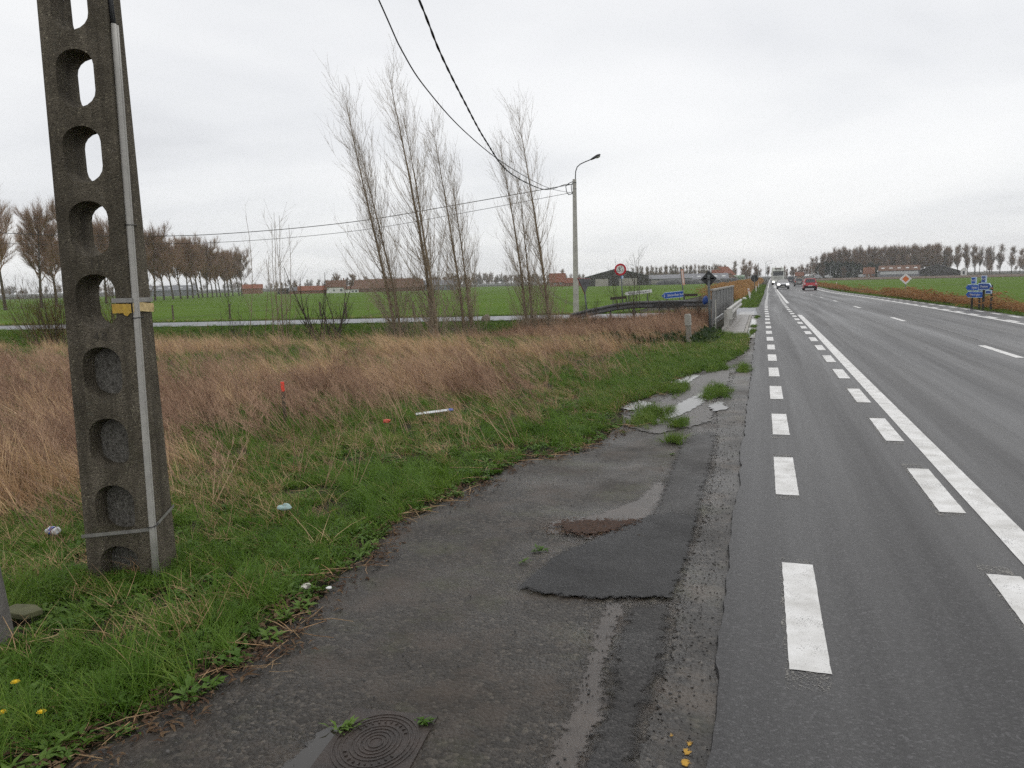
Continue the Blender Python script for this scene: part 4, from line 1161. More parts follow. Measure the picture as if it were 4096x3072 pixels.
# ------------------------------------------------------------------ concrete ladder pole
def pole_concrete():
    m, t, b = newmat('pole_concrete')
    P = pos(t)
    vo = N(t, 'ShaderNodeTexVoronoi'); vo.inputs['Scale'].default_value = 130; t.links.new(P, vo.inputs['Vector'])
    sc_ = N(t, 'ShaderNodeSeparateColor'); t.links.new(vo.outputs['Color'], sc_.inputs[0])
    base = ramp(t, noise(t, 4.5, 6, P, .65), [(0.32, (0.085, 0.072, 0.052)), (0.5, (0.13, 0.112, 0.083)), (0.70, (0.175, 0.15, 0.115))])
    gr = ramp(t, sc_.outputs[0], [(0.0, (.45, .45, .45)), (.6, (1, 1, 1)), (.95, (1.0, 1.0, 1.0)), (1.0, (2.4, 2.5, 2.4))])
    col = mixc(t, .8, base, gr, 'MULTIPLY')
    lf = ramp(t, noise(t, 42, 5, P, .7), [(0.60, (0, 0, 0)), (0.70, (.55, .55, .55))])
    col = mixc(t, lf, col, (0.17, 0.175, 0.15))
    mf = ramp(t, noise(t, 5, 6, P, .7), [(0.55, (0, 0, 0)), (0.72, (.7, .7, .7))])
    sz = N(t, 'ShaderNodeSeparateXYZ'); t.links.new(P, sz.inputs[0])
    vs2 = N(t, 'ShaderNodeVectorMath', operation='MULTIPLY'); t.links.new(P, vs2.inputs[0]); vs2.inputs[1].default_value = (14, 14, .9)
    stf = ramp(t, noise(t, 1.0, 5, vs2.outputs[0], .6), [(0.42, (0, 0, 0)), (0.68, (.65, .65, .65))])
    col = mixc(t, stf, col, (0.045, 0.038, 0.028))
    low = ramp(t, sz.outputs[2], [(0.0, (1, 1, 1)), (1.0, (.15, .15, .15))])
    col = mixc(t, mth(t, 'MULTIPLY', mf, low), col, (0.055, 0.058, 0.022))
    t.links.new(col, b.inputs['Base Color'])
    b.inputs['Roughness'].default_value = .85
    b.inputs['Specular IOR Level'].default_value = .2
    bump(t, b, mth(t, 'ADD', mth(t, 'MULTIPLY', vo.outputs['Distance'], -1), noise(t, 60, 5, P, .7)), .9, .006)
    return m
M_pole = pole_concrete()
PB = Vector((-3.871, 3.603, 0))            # near-left foot corner
PA = R_(13)                                # heading of the broad face
pole = thing('concrete_ladder_pole', 'tall dark concrete utility pole with oval openings and conduit', 'utility pole', PB, PA)
PWt = lambda z: .432 - .014 * z           # face width, depth
PDt = lambda z: .262 - .022 * z
PXo = lambda z: .010 * z * .55             # taper of the left edge
HT = 8.6
def shaft_mesh():
    me = bpy.data.meshes.new('shaft')
    bm = bmesh.new()
    zs_ = [-.6, HT]
    vs_ = []
    for z in zs_:
        x0 = PXo(z); x1 = x0 + PWt(z); d = PDt(z)
        vs_ += [bm.verts.new(p) for p in ((x0, 0, z), (x1, 0, z), (x1, d, z), (x0, d, z))]
    for f in ((3, 2, 1, 0), (4, 5, 6, 7), (0, 1, 5, 4), (1, 2, 6, 5), (2, 3, 7, 6), (3, 0, 4, 7)):
        bm.faces.new([vs_[i] for i in f])
    bmesh.ops.recalc_face_normals(bm, faces=bm.faces)
    vert = [e for e in bm.edges if abs((e.verts[0].co - e.verts[1].co).normalized().z) > .9]
    bmesh.ops.bevel(bm, geom=vert, offset=.012, segments=3, affect='EDGES', profile=.5)
    bm.to_mesh(me); bm.free()
    return me
def stadium(cx, cz, wd, ht, y0, y1, flare=1.0):
    m_ = MB()
    pts = []
    r = wd / 2 * .98
    n = 9
    for k in range(n + 1):
        a = math.pi * k / n; pts.append((cx + r * math.cos(a), cz + (ht / 2 - r * .8) + r * .8 * math.sin(a)))
    for k in range(n + 1):
        a = math.pi + math.pi * k / n; pts.append((cx + r * math.cos(a), cz - (ht / 2 - r * .8) + r * .8 * math.sin(a)))
    vs_ = [(x, y0, z) for x, z in pts] + [(cx + (x - cx) * flare, y1, cz + (z - cz) * flare) for x, z in pts]
    k = len(pts)
    m_.add(vs_, [tuple(range(k)), tuple(reversed(range(k, 2 * k)))] + [(i, i + k, (i + 1) % k + k, (i + 1) % k) for i in range(k)])
    return m_
shaft = link('shaft', shaft_mesh(), M_pole, pole)
cut = MB()
HOLES = []
z = 1.645
while z < HT - .4:
    HOLES.append((z, True)); z += .413
HOLES += [(1.23, False), (.808, False), (.405, False), (.03, False)]
for z, thru in HOLES:
    cx = PXo(z) + PWt(z) / 2 - .004
    wd = PWt(z) * (.60 if not thru else .60 - .02 * (z - 1.6))
    m_ = stadium(cx, z, wd, .315, -.03, (PDt(z) + .03) if thru else .098, .97 if thru else .86)
    cut.v, b0 = cut.v + m_.v, len(cut.v); cut.f += [tuple(i + b0 for i in f) for f in m_.f]
    if not thru:
        m_ = stadium(cx, z, wd, .315, PDt(z) + .03, PDt(z) - .075, .80)
        cut.v, b0 = cut.v + m_.v, len(cut.v); cut.f += [tuple(i + b0 for i in f) for f in m_.f]
cutter = cut.build('cutter', M_pole, pole)
md = shaft.modifiers.new('holes', 'BOOLEAN'); md.object = cutter; md.operation = 'DIFFERENCE'; md.solver = 'EXACT'
bpy.context.view_layer.update()
dg = bpy.context.evaluated_depsgraph_get()
me2 = bpy.data.meshes.new_from_object(shaft.evaluated_get(dg))
shaft.modifiers.clear(); shaft.data = me2
bpy.data.objects.remove(cutter)
# soften the hole rims a little
bm = bmesh.new(); bm.from_mesh(me2)
bmesh.ops.remove_doubles(bm, verts=bm.verts, dist=.0006)
M_recess = mat('recess_concrete', (0.20, 0.19, 0.17), .9, .35, 60, (0.055, 0.05, 0.042), .2, 0, 1.0, 70)
me2.materials.append(M_recess)
for f in bm.faces:
    c_ = f.calc_center_median()
    if .05 < c_.y < .15 and f.normal.y < -.8: f.material_index = 1
bm.to_mesh(me2); bm.free()
M_cast = mat('cast_number', (0.050, 0.043, 0.034), .9, .2, 30)
for i_, c_ in enumerate('11'): text('numeral', c_, .075, M_cast, pole, (PXo(1.855) + .195 + .042 * i_, -.0012, 1.855))
for i_, c_ in enumerate('48'): text('numeral', c_, .075, M_cast, pole, (PXo(1.435) + .185 + .05 * i_, -.0012, 1.440))
M_pvc = mat('grey_pvc', (0.40, 0.385, 0.355), .45, .12, 14, None, .4, 0, .15, 50)
xc0 = PWt(0) + .0
def conduit(y0, r, nm):
    m_ = MB()
    pts = []
    for zc in np.linspace(0.0, 3.18, 12):
        t_ = zc / 3.18
        pts.append((PXo(zc) + PWt(zc) + r * .9 - .012 * (1 - t_), y0 + .075 * t_, zc))
    m_.tube(pts, r, 12)
    return m_.build(nm, M_pvc, pole, smooth=True)
conduit(-.012, .015, 'conduit'); conduit(.016, .0135, 'conduit')
for k, r in ((0, .011), (1, .009)):
    MB().tube([(PXo(z_) + PWt(z_) + .010 - .02 * (max(0, z_ - 3.1)) * 1.2, .066 + .02 * k - .03 * (z_ - 3.1), z_) for z_ in np.linspace(3.1, 4.6, 8)], r, 8).build('cable', M_black, pole, smooth=True)
def band(z0, tilt, hgt_, matl, nm, t=.004, front=True, x0=0.0):
    w_ = PWt(z0); d = PDt(z0); xo = PXo(z0)
    m_ = MB()
    m_.add([(xo + x0 - (t if x0 == 0 else 0), -t, z0 - hgt_ / 2), (xo + w_ + t, -t, z0 + tilt - hgt_ / 2), (xo + w_ + t, -t, z0 + tilt + hgt_ / 2), (xo + x0 - (t if x0 == 0 else 0), -t, z0 + hgt_ / 2),
            (xo + w_ + t, d, z0 + tilt + .07 * (1 if tilt > .02 else 0) - hgt_ / 2), (xo + w_ + t, d, z0 + tilt + .07 * (1 if tilt > .02 else 0) + hgt_ / 2)],
           [(0, 1, 2, 3), (1, 4, 5, 2)])
    return m_.build(nm, matl, pole)
M_strap = mat('strap_steel', (0.26, 0.25, 0.235), .4, .2, 20, None, .5, .3)
band(.245, .045, .022, M_strap, 'steel_strap', .010)
band(1.648, .0, .026, M_strap, 'steel_strap', .010, x0=.30)
M_tape = mat('yellow_tape', (0.56, 0.36, 0.045), .5, .25, 30, (0.40, 0.25, 0.05))
M_tape2 = mat('pale_tape', (0.56, 0.42, 0.20), .6, .25, 40)
tp = MB()
xo, w_, d = PXo(1.6), PWt(1.6), PDt(1.6)
nn = 14
for row in range(2):
    pass
vs_, fs = [], []
rt = random.Random(8)
for i in range(nn):
    u = i / (nn - 1)
    x = xo + .30 + (w_ - .30 + .006) * u
    for j, z in enumerate((1.628, 1.60, 1.575 - .018 * max(0, math.sin((u - .55) * 9)) * (u > .55))):
        vs_.append((x, -.009 - .004 * rt.random(), z + rt.uniform(-.002, .002)))
for i in range(nn - 1):
    for j in range(2):
        a = i * 3 + j; fs.append((a, a + 3, a + 4, a + 1))
tp.add(vs_, fs); tp.build('tape', M_tape, pole)
tp = MB(); vs_, fs = [], []
for i in range(8):
    u = i / 7
    for z in (1.630, 1.605, 1.578):
        vs_.append((xo + w_ + .009 + .004 * rt.random(), d * u, z + .004 * math.sin(5 * u)))
for i in range(7):
    for j in range(2):
        a = i * 3 + j; fs.append((a, a + 3, a + 4, a + 1))
tp.add(vs_, fs); tp.build('tape', M_tape2, pole)
for z0 in (.305, 1.545, 2.075):
    t_ = z0 / 3.18; xx_ = PXo(z0) + PWt(z0) - .012 * (1 - t_); y0 = .002 + .075 * t_
    m_ = MB().tube([(xx_ - .006, y0 - .034, z0), (xx_ + .022, y0 - .034, z0), (xx_ + .033, y0 - .005, z0 + .002), (xx_ + .030, y0 + .033, z0 + .003), (xx_ + .004, y0 + .09, z0 + .004)], .0028, 6)
    m_.build('cable_tie', M_black, pole)

# ------------------------------------------------------------------ lamp post, cables
LX, LY = -10.4, 45.5
lz = Hs(LX, LY)
lamp = thing('street_lamp', 'pale concrete lamp post with curved arm beside the side road', 'street lamp', (LX, LY, lz), R_(12))
M_lampc = mat('lamp_concrete', (0.43, 0.41, 0.375), .75, .16, 2.5, None, .3, 0, .3, 30)
m_ = MB()
sec = lambda r, z: [(r * .62, -r, z), (r, -r * .62, z), (r, r * .62, z), (r * .62, r, z), (-r * .62, r, z), (-r, r * .62, z), (-r, -r * .62, z), (-r * .62, -r, z)]
a0 = sec(.175, -.4); a1 = sec(.105, 7.75)
m_.add(a0 + a1, [tuple(range(8))[::-1], tuple(range(8, 16))] + [(i, (i + 1) % 8, (i + 1) % 8 + 8, i + 8) for i in range(8)])
m_.build('post', M_lampc, lamp)
m_ = MB()
for k in range(24):
    z_ = .6 + k * .28; r = .175 - .07 * z_ / 7.75
    m_.box((r * .5 - .05, -r - .001, z_), (.022, .008, .022)).box((-r - .001, r * .2, z_ + .1), (.008, .022, .022))
tag(m_.build('bolt_hole', M_black, lamp), kind='stuff')
MB().box((0, 0, 7.55), (.225, .225, .05)).build('clamp', M_galvdull, lamp); MB().box((0, 0, 7.2), (.23, .23, .03)).build('clamp', M_galvdull, lamp)
arm = [(.06, 0, 7.35), (.06, 0, 7.9), (.075, 0, 8.18), (.16, 0, 8.42), (.34, 0, 8.58), (.62, 0, 8.70), (.98, 0, 8.83)]
MB().tube(arm, .030, 8).build('arm', M_galvdull, lamp, smooth=True)
M_lamphead = mat('lamp_head', (0.055, 0.055, 0.06), .55, .2, 12)
M_lens = mat('lamp_lens', (0.30, 0.30, 0.26), .2, .3, 25)
hd = MB()
Mh = Matrix.Translation((.95, 0, 8.815)) @ Matrix.Rotation(R_(-24), 4, 'Y')
for (x, wd, zt, zb) in ((0, .055, .05, -.05), (.22, .10, .09, -.07), (.42, .125, .11, -.06), (.56, .10, .08, -.03), (.60, .05, .04, -.01)): pass
st_ = [(0, .05, .045, -.05), (.22, .10, .085, -.065), (.42, .125, .105, -.055), (.56, .10, .075, -.03), (.61, .045, .04, -.005)]
vs_ = []
for x, wd, zt, zb in st_:
    for a in range(10):
        an = 2 * math.pi * a / 10
        zc = (zt + zb) / 2; vs_.append((x, wd * math.cos(an), zc + (zt - zb) / 2 * math.sin(an)))
fs = [tuple(range(10)), tuple(range(40, 50))[::-1]]
for i in range(4):
    for a in range(10): fs.append((i * 10 + a, i * 10 + (a + 1) % 10, (i + 1) * 10 + (a + 1) % 10, (i + 1) * 10 + a))
hd.add(vs_, fs, Mh)
head = hd.build('lamp_head', M_lamphead, lamp, smooth=True)
lz_ = MB(); lz_.lathe([(.02, -.075), (.07, -.065), (.095, -.03), (.10, .0)], 12, Mh @ Matrix.Translation((.43, 0, -.035)) @ Matrix.Scale(1.4, 4, (1, 0, 0)))
lz_.build('lens', M_lens, head, smooth=True)
MB().tube([(-.10, -.03, 7.62), (-.34, -.03, 7.52), (-.50, -.03, 7.36), (-.46, -.04, 7.05), (-.34, -.05, 6.88), (-.18, -.06, 6.92), (-.11, -.06, 7.05)], .022, 6).build('cable_loop', M_black, lamp, smooth=True)
MB().tube([(-.12, -.05, 7.55), (-.19, -.05, 7.4), (-.17, -.06, 7.1), (-.11, -.06, 6.9)], .02, 6).build('cable_loop', M_black, lamp, smooth=True)

def crv(pts, n=10):
    P = [Vector(p) for p in pts]; out = []
    for i in range(len(P) - 1):
        a = P[max(i - 1, 0)]; b = P[i]; c = P[i + 1]; d = P[min(i + 2, len(P) - 1)]
        for k in range(n):
            t = k / n
            out.append(.5 * ((2 * b) + (c - a) * t + (2 * a - 5 * b + 4 * c - d) * t * t + (3 * b - a - 3 * c + d) * t ** 3))
    out.append(P[-1]); return out
M_cable = mat('cable_black', (0.018, 0.017, 0.018), .6, .2, 20)
c1 = crv([(-10.5, 45.4, 7.18), (-9.15, 37.95, 6.30), (-8.1, 31.5, 5.38), (-7.23, 26.32, 4.82), (-6.07, 19.28, 4.42), (-5.53, 16.01, 4.62), (-5.14, 13.7, 4.95), (-4.86, 11.98, 5.29), (-4.66, 10.78, 5.66), (-4.2, 7.6, 6.7), (-3.62, 3.75, 8.2)], 14)
ct = thing('overhead_cable', 'thick twisted black overhead cable sagging from the lamp post top', 'cable')
for ph in (0, math.pi):     # two twisted conductors
    L_ = 0; q_ = []
    for i, p in enumerate(c1):
        if i: L_ += (c1[i] - c1[i - 1]).length
        q_.append(p + Vector((math.cos(L_ * 9 + ph), 0, math.sin(L_ * 9 + ph))) * .009)
    MB().tube(q_, .0115, 5).build('conductor', M_cable, ct, smooth=True)
c2 = crv([(-10.48, 45.3, 6.70), (-9.56, 40.42, 6.20), (-8.2, 32.2, 5.42), (-7.11, 25.62, 4.91), (-5.88, 18.17, 4.50), (-5.13, 13.62, 4.41), (-4.7, 11.0, 4.52), (-4.51, 9.84, 4.70), (-4.37, 9.0, 4.98), (-3.95, 6.2, 6.1), (-3.62, 3.75, 7.7)], 10)
tag(MB().tube(c2, .0095, 5).build('overhead_cable', M_cable, None, smooth=True), 'thin overhead cable crossing below the thick twisted one', 'cable')
c3 = crv([(-10.5, 45.45, 7.2), (-16.69, 43.92, 6.29), (-22.55, 42.44, 5.48), (-28.77, 40.87, 5.03), (-34.82, 39.35, 4.93), (-44.01, 37.03, 5.38), (-60, 33, 7.0)], 8)
tag(MB().tube(c3, .020, 5).build('overhead_cable', M_cable, None, smooth=True), 'upper cable running left from the lamp post over the poplars', 'cable')
c4 = crv([(-10.5, 45.45, 6.74), (-16.7, 43.91, 5.76), (-22.57, 42.43, 4.94), (-28.81, 40.86, 4.52), (-34.86, 39.34, 4.47), (-44.07, 37.01, 4.77), (-60, 33, 6.5)], 8)
tag(MB().tube(c4, .013, 5).build('overhead_cable', M_cable, None, smooth=True), 'lower thinner cable running left from the lamp post', 'cable')

# ------------------------------------------------------------------ barriers and parapet
def wbeam(name, label, path, top=.75, end_ramp=None, posts=(), matl=None):
    matl = matl or M_galv
    t = thing(name, label, 'crash barrier', (path[0][0], path[0][1], 0))
    o = Vector((path[0][0], path[0][1], 0))
    prof = [(0, .155), (.045, .115), (.045, .06), (0, .02), (0, -.02), (.045, -.06), (.045, -.115), (0, -.155)]
    m_ = MB(); n = len(prof)
    P = [Vector(p) for p in path]
    for side in (0, 1):
        base = len(m_.v)
        for i, p in enumerate(P):
            d = (P[min(i + 1, len(P) - 1)] - P[max(i - 1, 0)]); d.z = 0; d.normalize()
            nrm = Vector((d.y, -d.x, 0))
            for a, b in prof:
                m_.v.append(tuple(p - o + nrm * (a - .004 * side) + Vector((0, 0, b))))
        for i in range(len(P) - 1):
            for k in range(n - 1):
                f = (base + i * n + k, base + i * n + k + 1, base + (i + 1) * n + k + 1, base + (i + 1) * n + k)
                m_.f.append(f if side == 0 else f[::-1])
    m_.build('rail', matl, t)
    for (x, y, zt) in posts:
        g = Hs(x, y)
        MB().box((x - o.x, y - o.y, (zt + g) / 2), (.07, .11, zt - g + .02)).build('post', matl, t)
    return t
M_pale = mat('barrier_pale', (0.44, 0.43, 0.40), .5, .12, 5, None, .4)
# roadside barrier beside the walkway, bull-nosed near end
gp = [(-1.00, 24.75, .60), (-.98, 26, .60), (-.95, 29, .60), (-.92, 32, .60), (-.88, 36.3, .59)]
gb = wbeam('crash_barrier', 'galvanised crash barrier with rounded end along the walkway', gp, posts=[(-1.06 + .003 * i, 25.0 + 1.9 * i, .68) for i in range(6)], matl=M_pale)
m_ = MB(); pr = []
for k in range(9):
    a = math.pi * k / 8
    pr.append((.07 - .09 * math.cos(a) * 1.0, -.10 * math.sin(a)))
vs_ = [(x, y, -.165 + .60) for x, y in pr] + [(x, y, .165 + .60) for x, y in pr]
m_.add(vs_, [(i, i + 1, i + 10, i + 9) for i in range(8)] + [tuple(range(9)), tuple(range(9, 18))[::-1]])
m_.build('end_cap', M_pale, gb, .006)
m_ = MB()
for y in (.2, 1.9, 3.8, 5.7, 7.6, 9.5):
    for zz_ in (.51, .69): m_.box((.052 + .003, y, zz_), (.012, .03, .03))
tag(m_.build('bolt', M_galvdull, gb), kind='stuff')
# barrier on the near edge of the side road, with sloping terminal
sp = [(-8.1, 34.25, .10), (-7.2, 34.45, .30), (-6.2, 34.75, .50), (-5.4, 34.9, .58), (-4, 35.1, .60), (-2.5, 35.3, .60), (-1.7, 35.6, .60), (-1.45, 36.8, .60)]
wbeam('crash_barrier', 'dull crash barrier with sloping end along the side road', sp, posts=[(x, y + .06, .64) for x, y in ((-5.4, 34.95), (-3.9, 35.15), (-2.6, 35.35), (-1.75, 35.7))] + [(-6.4, 34.8, .44)], matl=M_galvdull)
# barrier on its far side
sp2 = [(-3.4, 43.6, .48), (-2.4, 44.6, .50), (-1.6, 46.5, .50)]
# parapet of flat steel sheets
par = thing('bridge_parapet', 'grey sheet metal parapet with pale cap rail beside the barrier', 'parapet', (-1.58, 27.1, 0))
pd = Vector((.30, 10.6, 0)); pdn = pd.normalized(); L_ = pd.length; ang = -math.atan2(pd.x, pd.y)
Mp = Matrix.Rotation(ang, 4, 'Z')
M_sheet = mat('parapet_sheet', (0.165, 0.165, 0.160), .6, .12, 2.5, None, .35)
M_stile = mat('parapet_stile', (0.24, 0.24, 0.235), .55, .1, 4)
npan = 7
for i in range(npan):
    a = L_ * i / npan
    MB().box((0, a + L_ / npan / 2, .685), (.035, L_ / npan - .018, 1.13), Mp).build('panel', M_sheet, par)
    MB().box((.022, a + .01, .66), (.03, .022, 1.20), Mp).build('stile', M_stile, par)
MB().box((.022, L_ - .01, .66), (.03, .022, 1.20), Mp).build('stile', M_stile, par)
MB().box((0.005, L_ / 2, 1.285), (.115, L_ + .10, .065), Mp).build('cap_rail', M_concrete, par, .008)
MB().tube([Mp @ Vector((.12, -.4, .33)), Mp @ Vector((.13, 3, .36))], .03, 8).build('kick_rail', M_galv, par)

# ------------------------------------------------------------------ posts and signs by the junction
cp = thing('concrete_marker_post', 'squat grey concrete marker post with pale head in the grass', 'post', (-1.76, 20.6, Hs(-1.76, 20.6)), R_(-8))
cp.rotation_euler = (R_(1), R_(-3), R_(-10))
MB().box((0, 0, .22), (.125, .10, .60), None, .96).build('shaft', mat('post_concrete', (.22, .205, .175), .8, .2, 6, None, .3, 0, .3, 50), cp)
MB().prism([(-.075, .50), (.075, .50), (.07, .74), (.05, .79), (-.06, .79), (-.072, .74)], -.062, .062).build('head', mat('post_head', (.34, .325, .29), .7, .15, 8), cp, .006)
def pole_sign(name, label, x, y, top, tilt=0.0, r=.038, rz=0.0, cat='road sign', mt=None, zb=None):
    z0 = Hs(x, y) if zb is None else zb
    t = thing(name, label, cat, (x, y, z0), rz)
    t.rotation_euler = (0, tilt, rz)
    MB().tube([(0, 0, -.3), (0, 0, top)], r, 10).build('pole', mt or M_post, t, smooth=True)
    return t
def disc(m_, r, y0, y1, n=28, c=(0, 0)):
    return m_.prism([(c[0] + r * math.cos(2 * math.pi * k / n), c[1] + r * math.sin(2 * math.pi * k / n)) for k in range(n)], y0, y1)
# diamond sign seen from behind
t = pole_sign('priority_sign', 'dark back of a diamond road sign on a grey pole by the parapet', -1.50, 24.95, 1.78, R_(-2.2))
M_back = mat('sign_back', (0.035, 0.037, 0.038), .5, .25, 5)
dm_ = MB().prism([(0, -.25), (.245, 0), (0, .25), (-.245, 0)], .04, .058); o = dm_.build('sign_panel', M_back, t, .01); o.location = (.0, 0, 1.66)
MB().box((0, .055, 1.67), (.32, .03, .035)).build('bracket', M_galvdull, t); MB().box((0, -.02, 1.67), (.09, .09, .04)).build('clamp', M_galvdull, t)
M_bluerag = mat('blue_sheet', (0.03, 0.07, 0.25), .4, .3, 9)
m_ = MB(); rr2 = np.random.RandomState(6)
bm = bmesh.new(); bmesh.ops.create_icosphere(bm, subdivisions=3, radius=.13)
for vtx in bm.verts:
    k = .75 + .5 * float(vn(vtx.co.x * 10 + 5, vtx.co.z * 10 + vtx.co.y * 8, 1.0, 4)); vtx.co *= k * .8; vtx.co.x = vtx.co.x * .75 + .35 * vtx.co.z * abs(vtx.co.z) / .13; vtx.co.z *= 1.3; vtx.co.y *= .5
me = bpy.data.meshes.new('sheet'); bm.to_mesh(me); bm.free()
o = tag(link('blue_plastic', me, M_bluerag), 'crumpled blue plastic caught on the pole at the parapet end', 'plastic sheet'); o.location = (-1.66, 25.05, 1.02)
o2 = MB().tube([(-1.36, 25.3, 0.02), (-1.36, 25.3, .55), (-1.37, 25.3, 1.0)], .016, 6).build('white_marker_rod', mat('pale_rod', (.5, .49, .44), .6, .15, 9))
tag(o2, 'thin pale rod standing between sign pole and parapet', 'rod')
# yield sign from behind
t = pole_sign('yield_sign', 'grey back of a triangular yield sign with red rim', -7.45, 34.9, 1.35, R_(-6))
tr_ = [(-.40, .0), (.40, .0), (0, -.69)]
o = MB().prism(tr_, -.075, -.055).build('sign_panel', M_galvdull, t, .012); o.location = (.0, 0, 1.80); o.rotation_euler = (0, R_(5), R_(58))
o = MB().prism([(-.415, .012), (.415, .012), (0, -.705)], -.052, -.040).build('sign_rim', M_red, t, .012); o.location = (.0, 0, 1.80); o.rotation_euler = (0, R_(5), R_(58))
o = MB().box((0, -.045, 1.62), (.42, .03, .04)).build('bracket', M_galvdull, t)
# weight limit
wx, wy = -7.70, 46.0
t = pole_sign('weight_limit_sign', 'round red rimmed 3,5 t weight limit sign on a pole', wx, wy, 2.45, R_(-3))
zc = 2.28 - Hs(wx, wy)
o = disc(MB(), .345, -.07, -.05).build('sign_rim', M_red, t); o.location = (-.02, 0, zc)
o = disc(MB(), .235, -.076, -.071).build('sign_face', M_white, t); o.location = (-.02, 0, zc)
text('numeral', '3', .36, M_black, t, (-.075, -.079, zc - .02)); text('numeral', '5', .20, M_black, t, (.115, -.079, zc - .075)); text('letter', 't', .14, M_black, t, (.06, -.079, zc + .12)); text('comma', ',', .25, M_black, t, (.035, -.079, zc - .07))
o = MB().box((.07, -.06, zc - .45), (.13, .015, .17)).build('small_plate', M_rim, t)
o = MB().box((.005, -.061, zc - .44), (.05, .016, .15)).build('plate_edge', M_blue, t)
# blue arrow sign and the dark back of its twin
def arrow_sign(name, label, x, y, zc, L, h, left=True, face=None, words='', tsize=.1, rz=0., legs=(), cat='direction sign', rim=None, tx=0.0, sx=.9, roll=0.0, txt=None):
    t = thing(name, label, cat, (x, y, Hs(x, y)), rz)
    s = -1 if left else 1
    a = h * .55
    def sh(k): return [(s * (L / 2 - k * .4), 0), (s * (L / 2 - a), h / 2 - k), (-s * (L / 2 - k), h / 2 - k), (-s * (L / 2 - k), -h / 2 + k), (s * (L / 2 - a), -h / 2 + k)]
    zz_ = zc - Hs(x, y)
    b = MB().prism(sh(0), -.03, .0).build('sign_rim', rim or M_rim, t, .004); b.location = (0, 0, zz_); b.rotation_euler = (0, roll, 0)
    f = MB().prism(sh(.028), -.034, -.0305).build('sign_face', face or M_blue, t); f.location = (0, 0, zz_); f.rotation_euler = (0, roll, 0)
    if words:
        text('lettering', words, tsize, txt or M_white, t, (tx, -.037, zz_), (R_(90), roll, 0), sx)
    for lx in legs:
        MB().tube([(lx, .03, -.2), (lx, .03, zz_ + h / 2 - .02)], .03, 8).build('leg', M_post, t)
    return t
arrow_sign('direction_sign', 'blue arrow sign reading 2 Steenkerke pointing left', -4.88, 46.0, .76, 1.26, .36, True, M_blue, '2  Steenkerke', .20, 0, (-.3, .4), tx=.05, sx=1.0, roll=R_(-5))
arrow_sign('direction_sign', 'black back of an arrow sign below the Steenkerke sign', -3.75, 33.5, .62, 1.32, .27, True, M_back, '', .1, 0, (-.35, .4), rim=M_back)
arrow_sign('cemetery_sign', 'narrow white sign to the military cemetery', -6.9, 46.4, .93, 1.60, .20, True, M_white, '\u2190 Militaire begraafplaats', .115, 0, (-.55, .55), rim=M_white, txt=M_black, roll=R_(-5), tx=0.0, sx=1.0)
M_brown = mat('brown_board', (.055, .04, .032), .7, .2, 6)
t = thing('low_name_board', 'dark brown horizontal board on two short legs', 'sign', (-7.75, 45.0, Hs(-7.75, 45)))
o = MB().box((0, 0, .93), (.95, .03, .15)).build('board', M_brown, t, .01); o.rotation_euler = (0, R_(-4), 0)
for lx in (-.38, .38): MB().box((lx, .03, .42), (.05, .04, 1.0)).build('leg', M_galvdull, t)
t = thing('low_dark_board', 'dark horizontal board left of the parapet top', 'sign', (-4.0, 46.6, Hs(-4, 46.6)))
MB().box((0, 0, .93), (.95, .03, .15)).build('board', M_brown, t, .01)
for lx in (-.25,): MB().box((lx, .03, .47), (.04, .04, 1.15)).build('leg', M_galvdull, t)
# narrow upright banner
t = pole_sign('banner_sign', 'narrow upright orange and white board on a leaning pole', -4.15, 46.0, 2.55, R_(-7), .035)
o = MB().box((.085, -.02, 1.62 + .35), (.15, .02, .90)).build('board', mat('banner', (.60, .34, .25), .6, .2, 5), t)
o = MB().box((.085, -.032, 1.62 + .35), (.07, .003, .72)).build('print_panel', mat('banner_print', (.70, .60, .55), .6, .3, 14), t)
# fence posts in the field
wood = mat('weathered_wood', (.14, .115, .085), .9, .25, 9, None, .2, 0, .5, 30)
for i, (x, y, lb) in enumerate([(-36.82, 42.88, 'weathered fence post nearest the concrete pole at the crop edge'), (-33.35, 44.08, 'second weathered fence post at the crop edge, left of the young poplar'), (-30.34 + 2.5, 46.2, 'weathered fence post seen behind the young poplar'), (-23.92, 42.57, 'weathered fence post behind the dark spreading shrub'), (-19.2, 41.97, 'weathered fence post behind the poplar trunks')]):
    g = Hs(x, y)
    t = thing('fence_post', lb, 'fence post', (x, y, g), i * .7)
    t.rotation_euler = (0, R_((-2, 1, -4, 3, 0)[i]), i * .7)
    MB().tube([(0, 0, -.2), (0, 0, .6), (.01, 0, .98)], [.065, .06, .05], 7).build('stake', wood, t)
    MB().box((.05, 0, .93), (.10, .03, .05)).build('insulator', M_black, t)
# stone at the side road edge
bm = bmesh.new(); bmesh.ops.create_icosphere(bm, subdivisions=2, radius=.22)
for vtx in bm.verts: vtx.co *= .8 + .4 * float(vn(vtx.co.x * 8, vtx.co.y * 8 + vtx.co.z * 6, 1, 2)); vtx.co.z *= 1.2
me = bpy.data.meshes.new('stone'); bm.to_mesh(me); bm.free()
o = tag(link('verge_stone', me, mat('verge_stone', (.20, .17, .13), .85, .3, 8)), 'small rough stone standing on the side road verge', 'stone'); o.location = (-11.7, 33.2, .05)

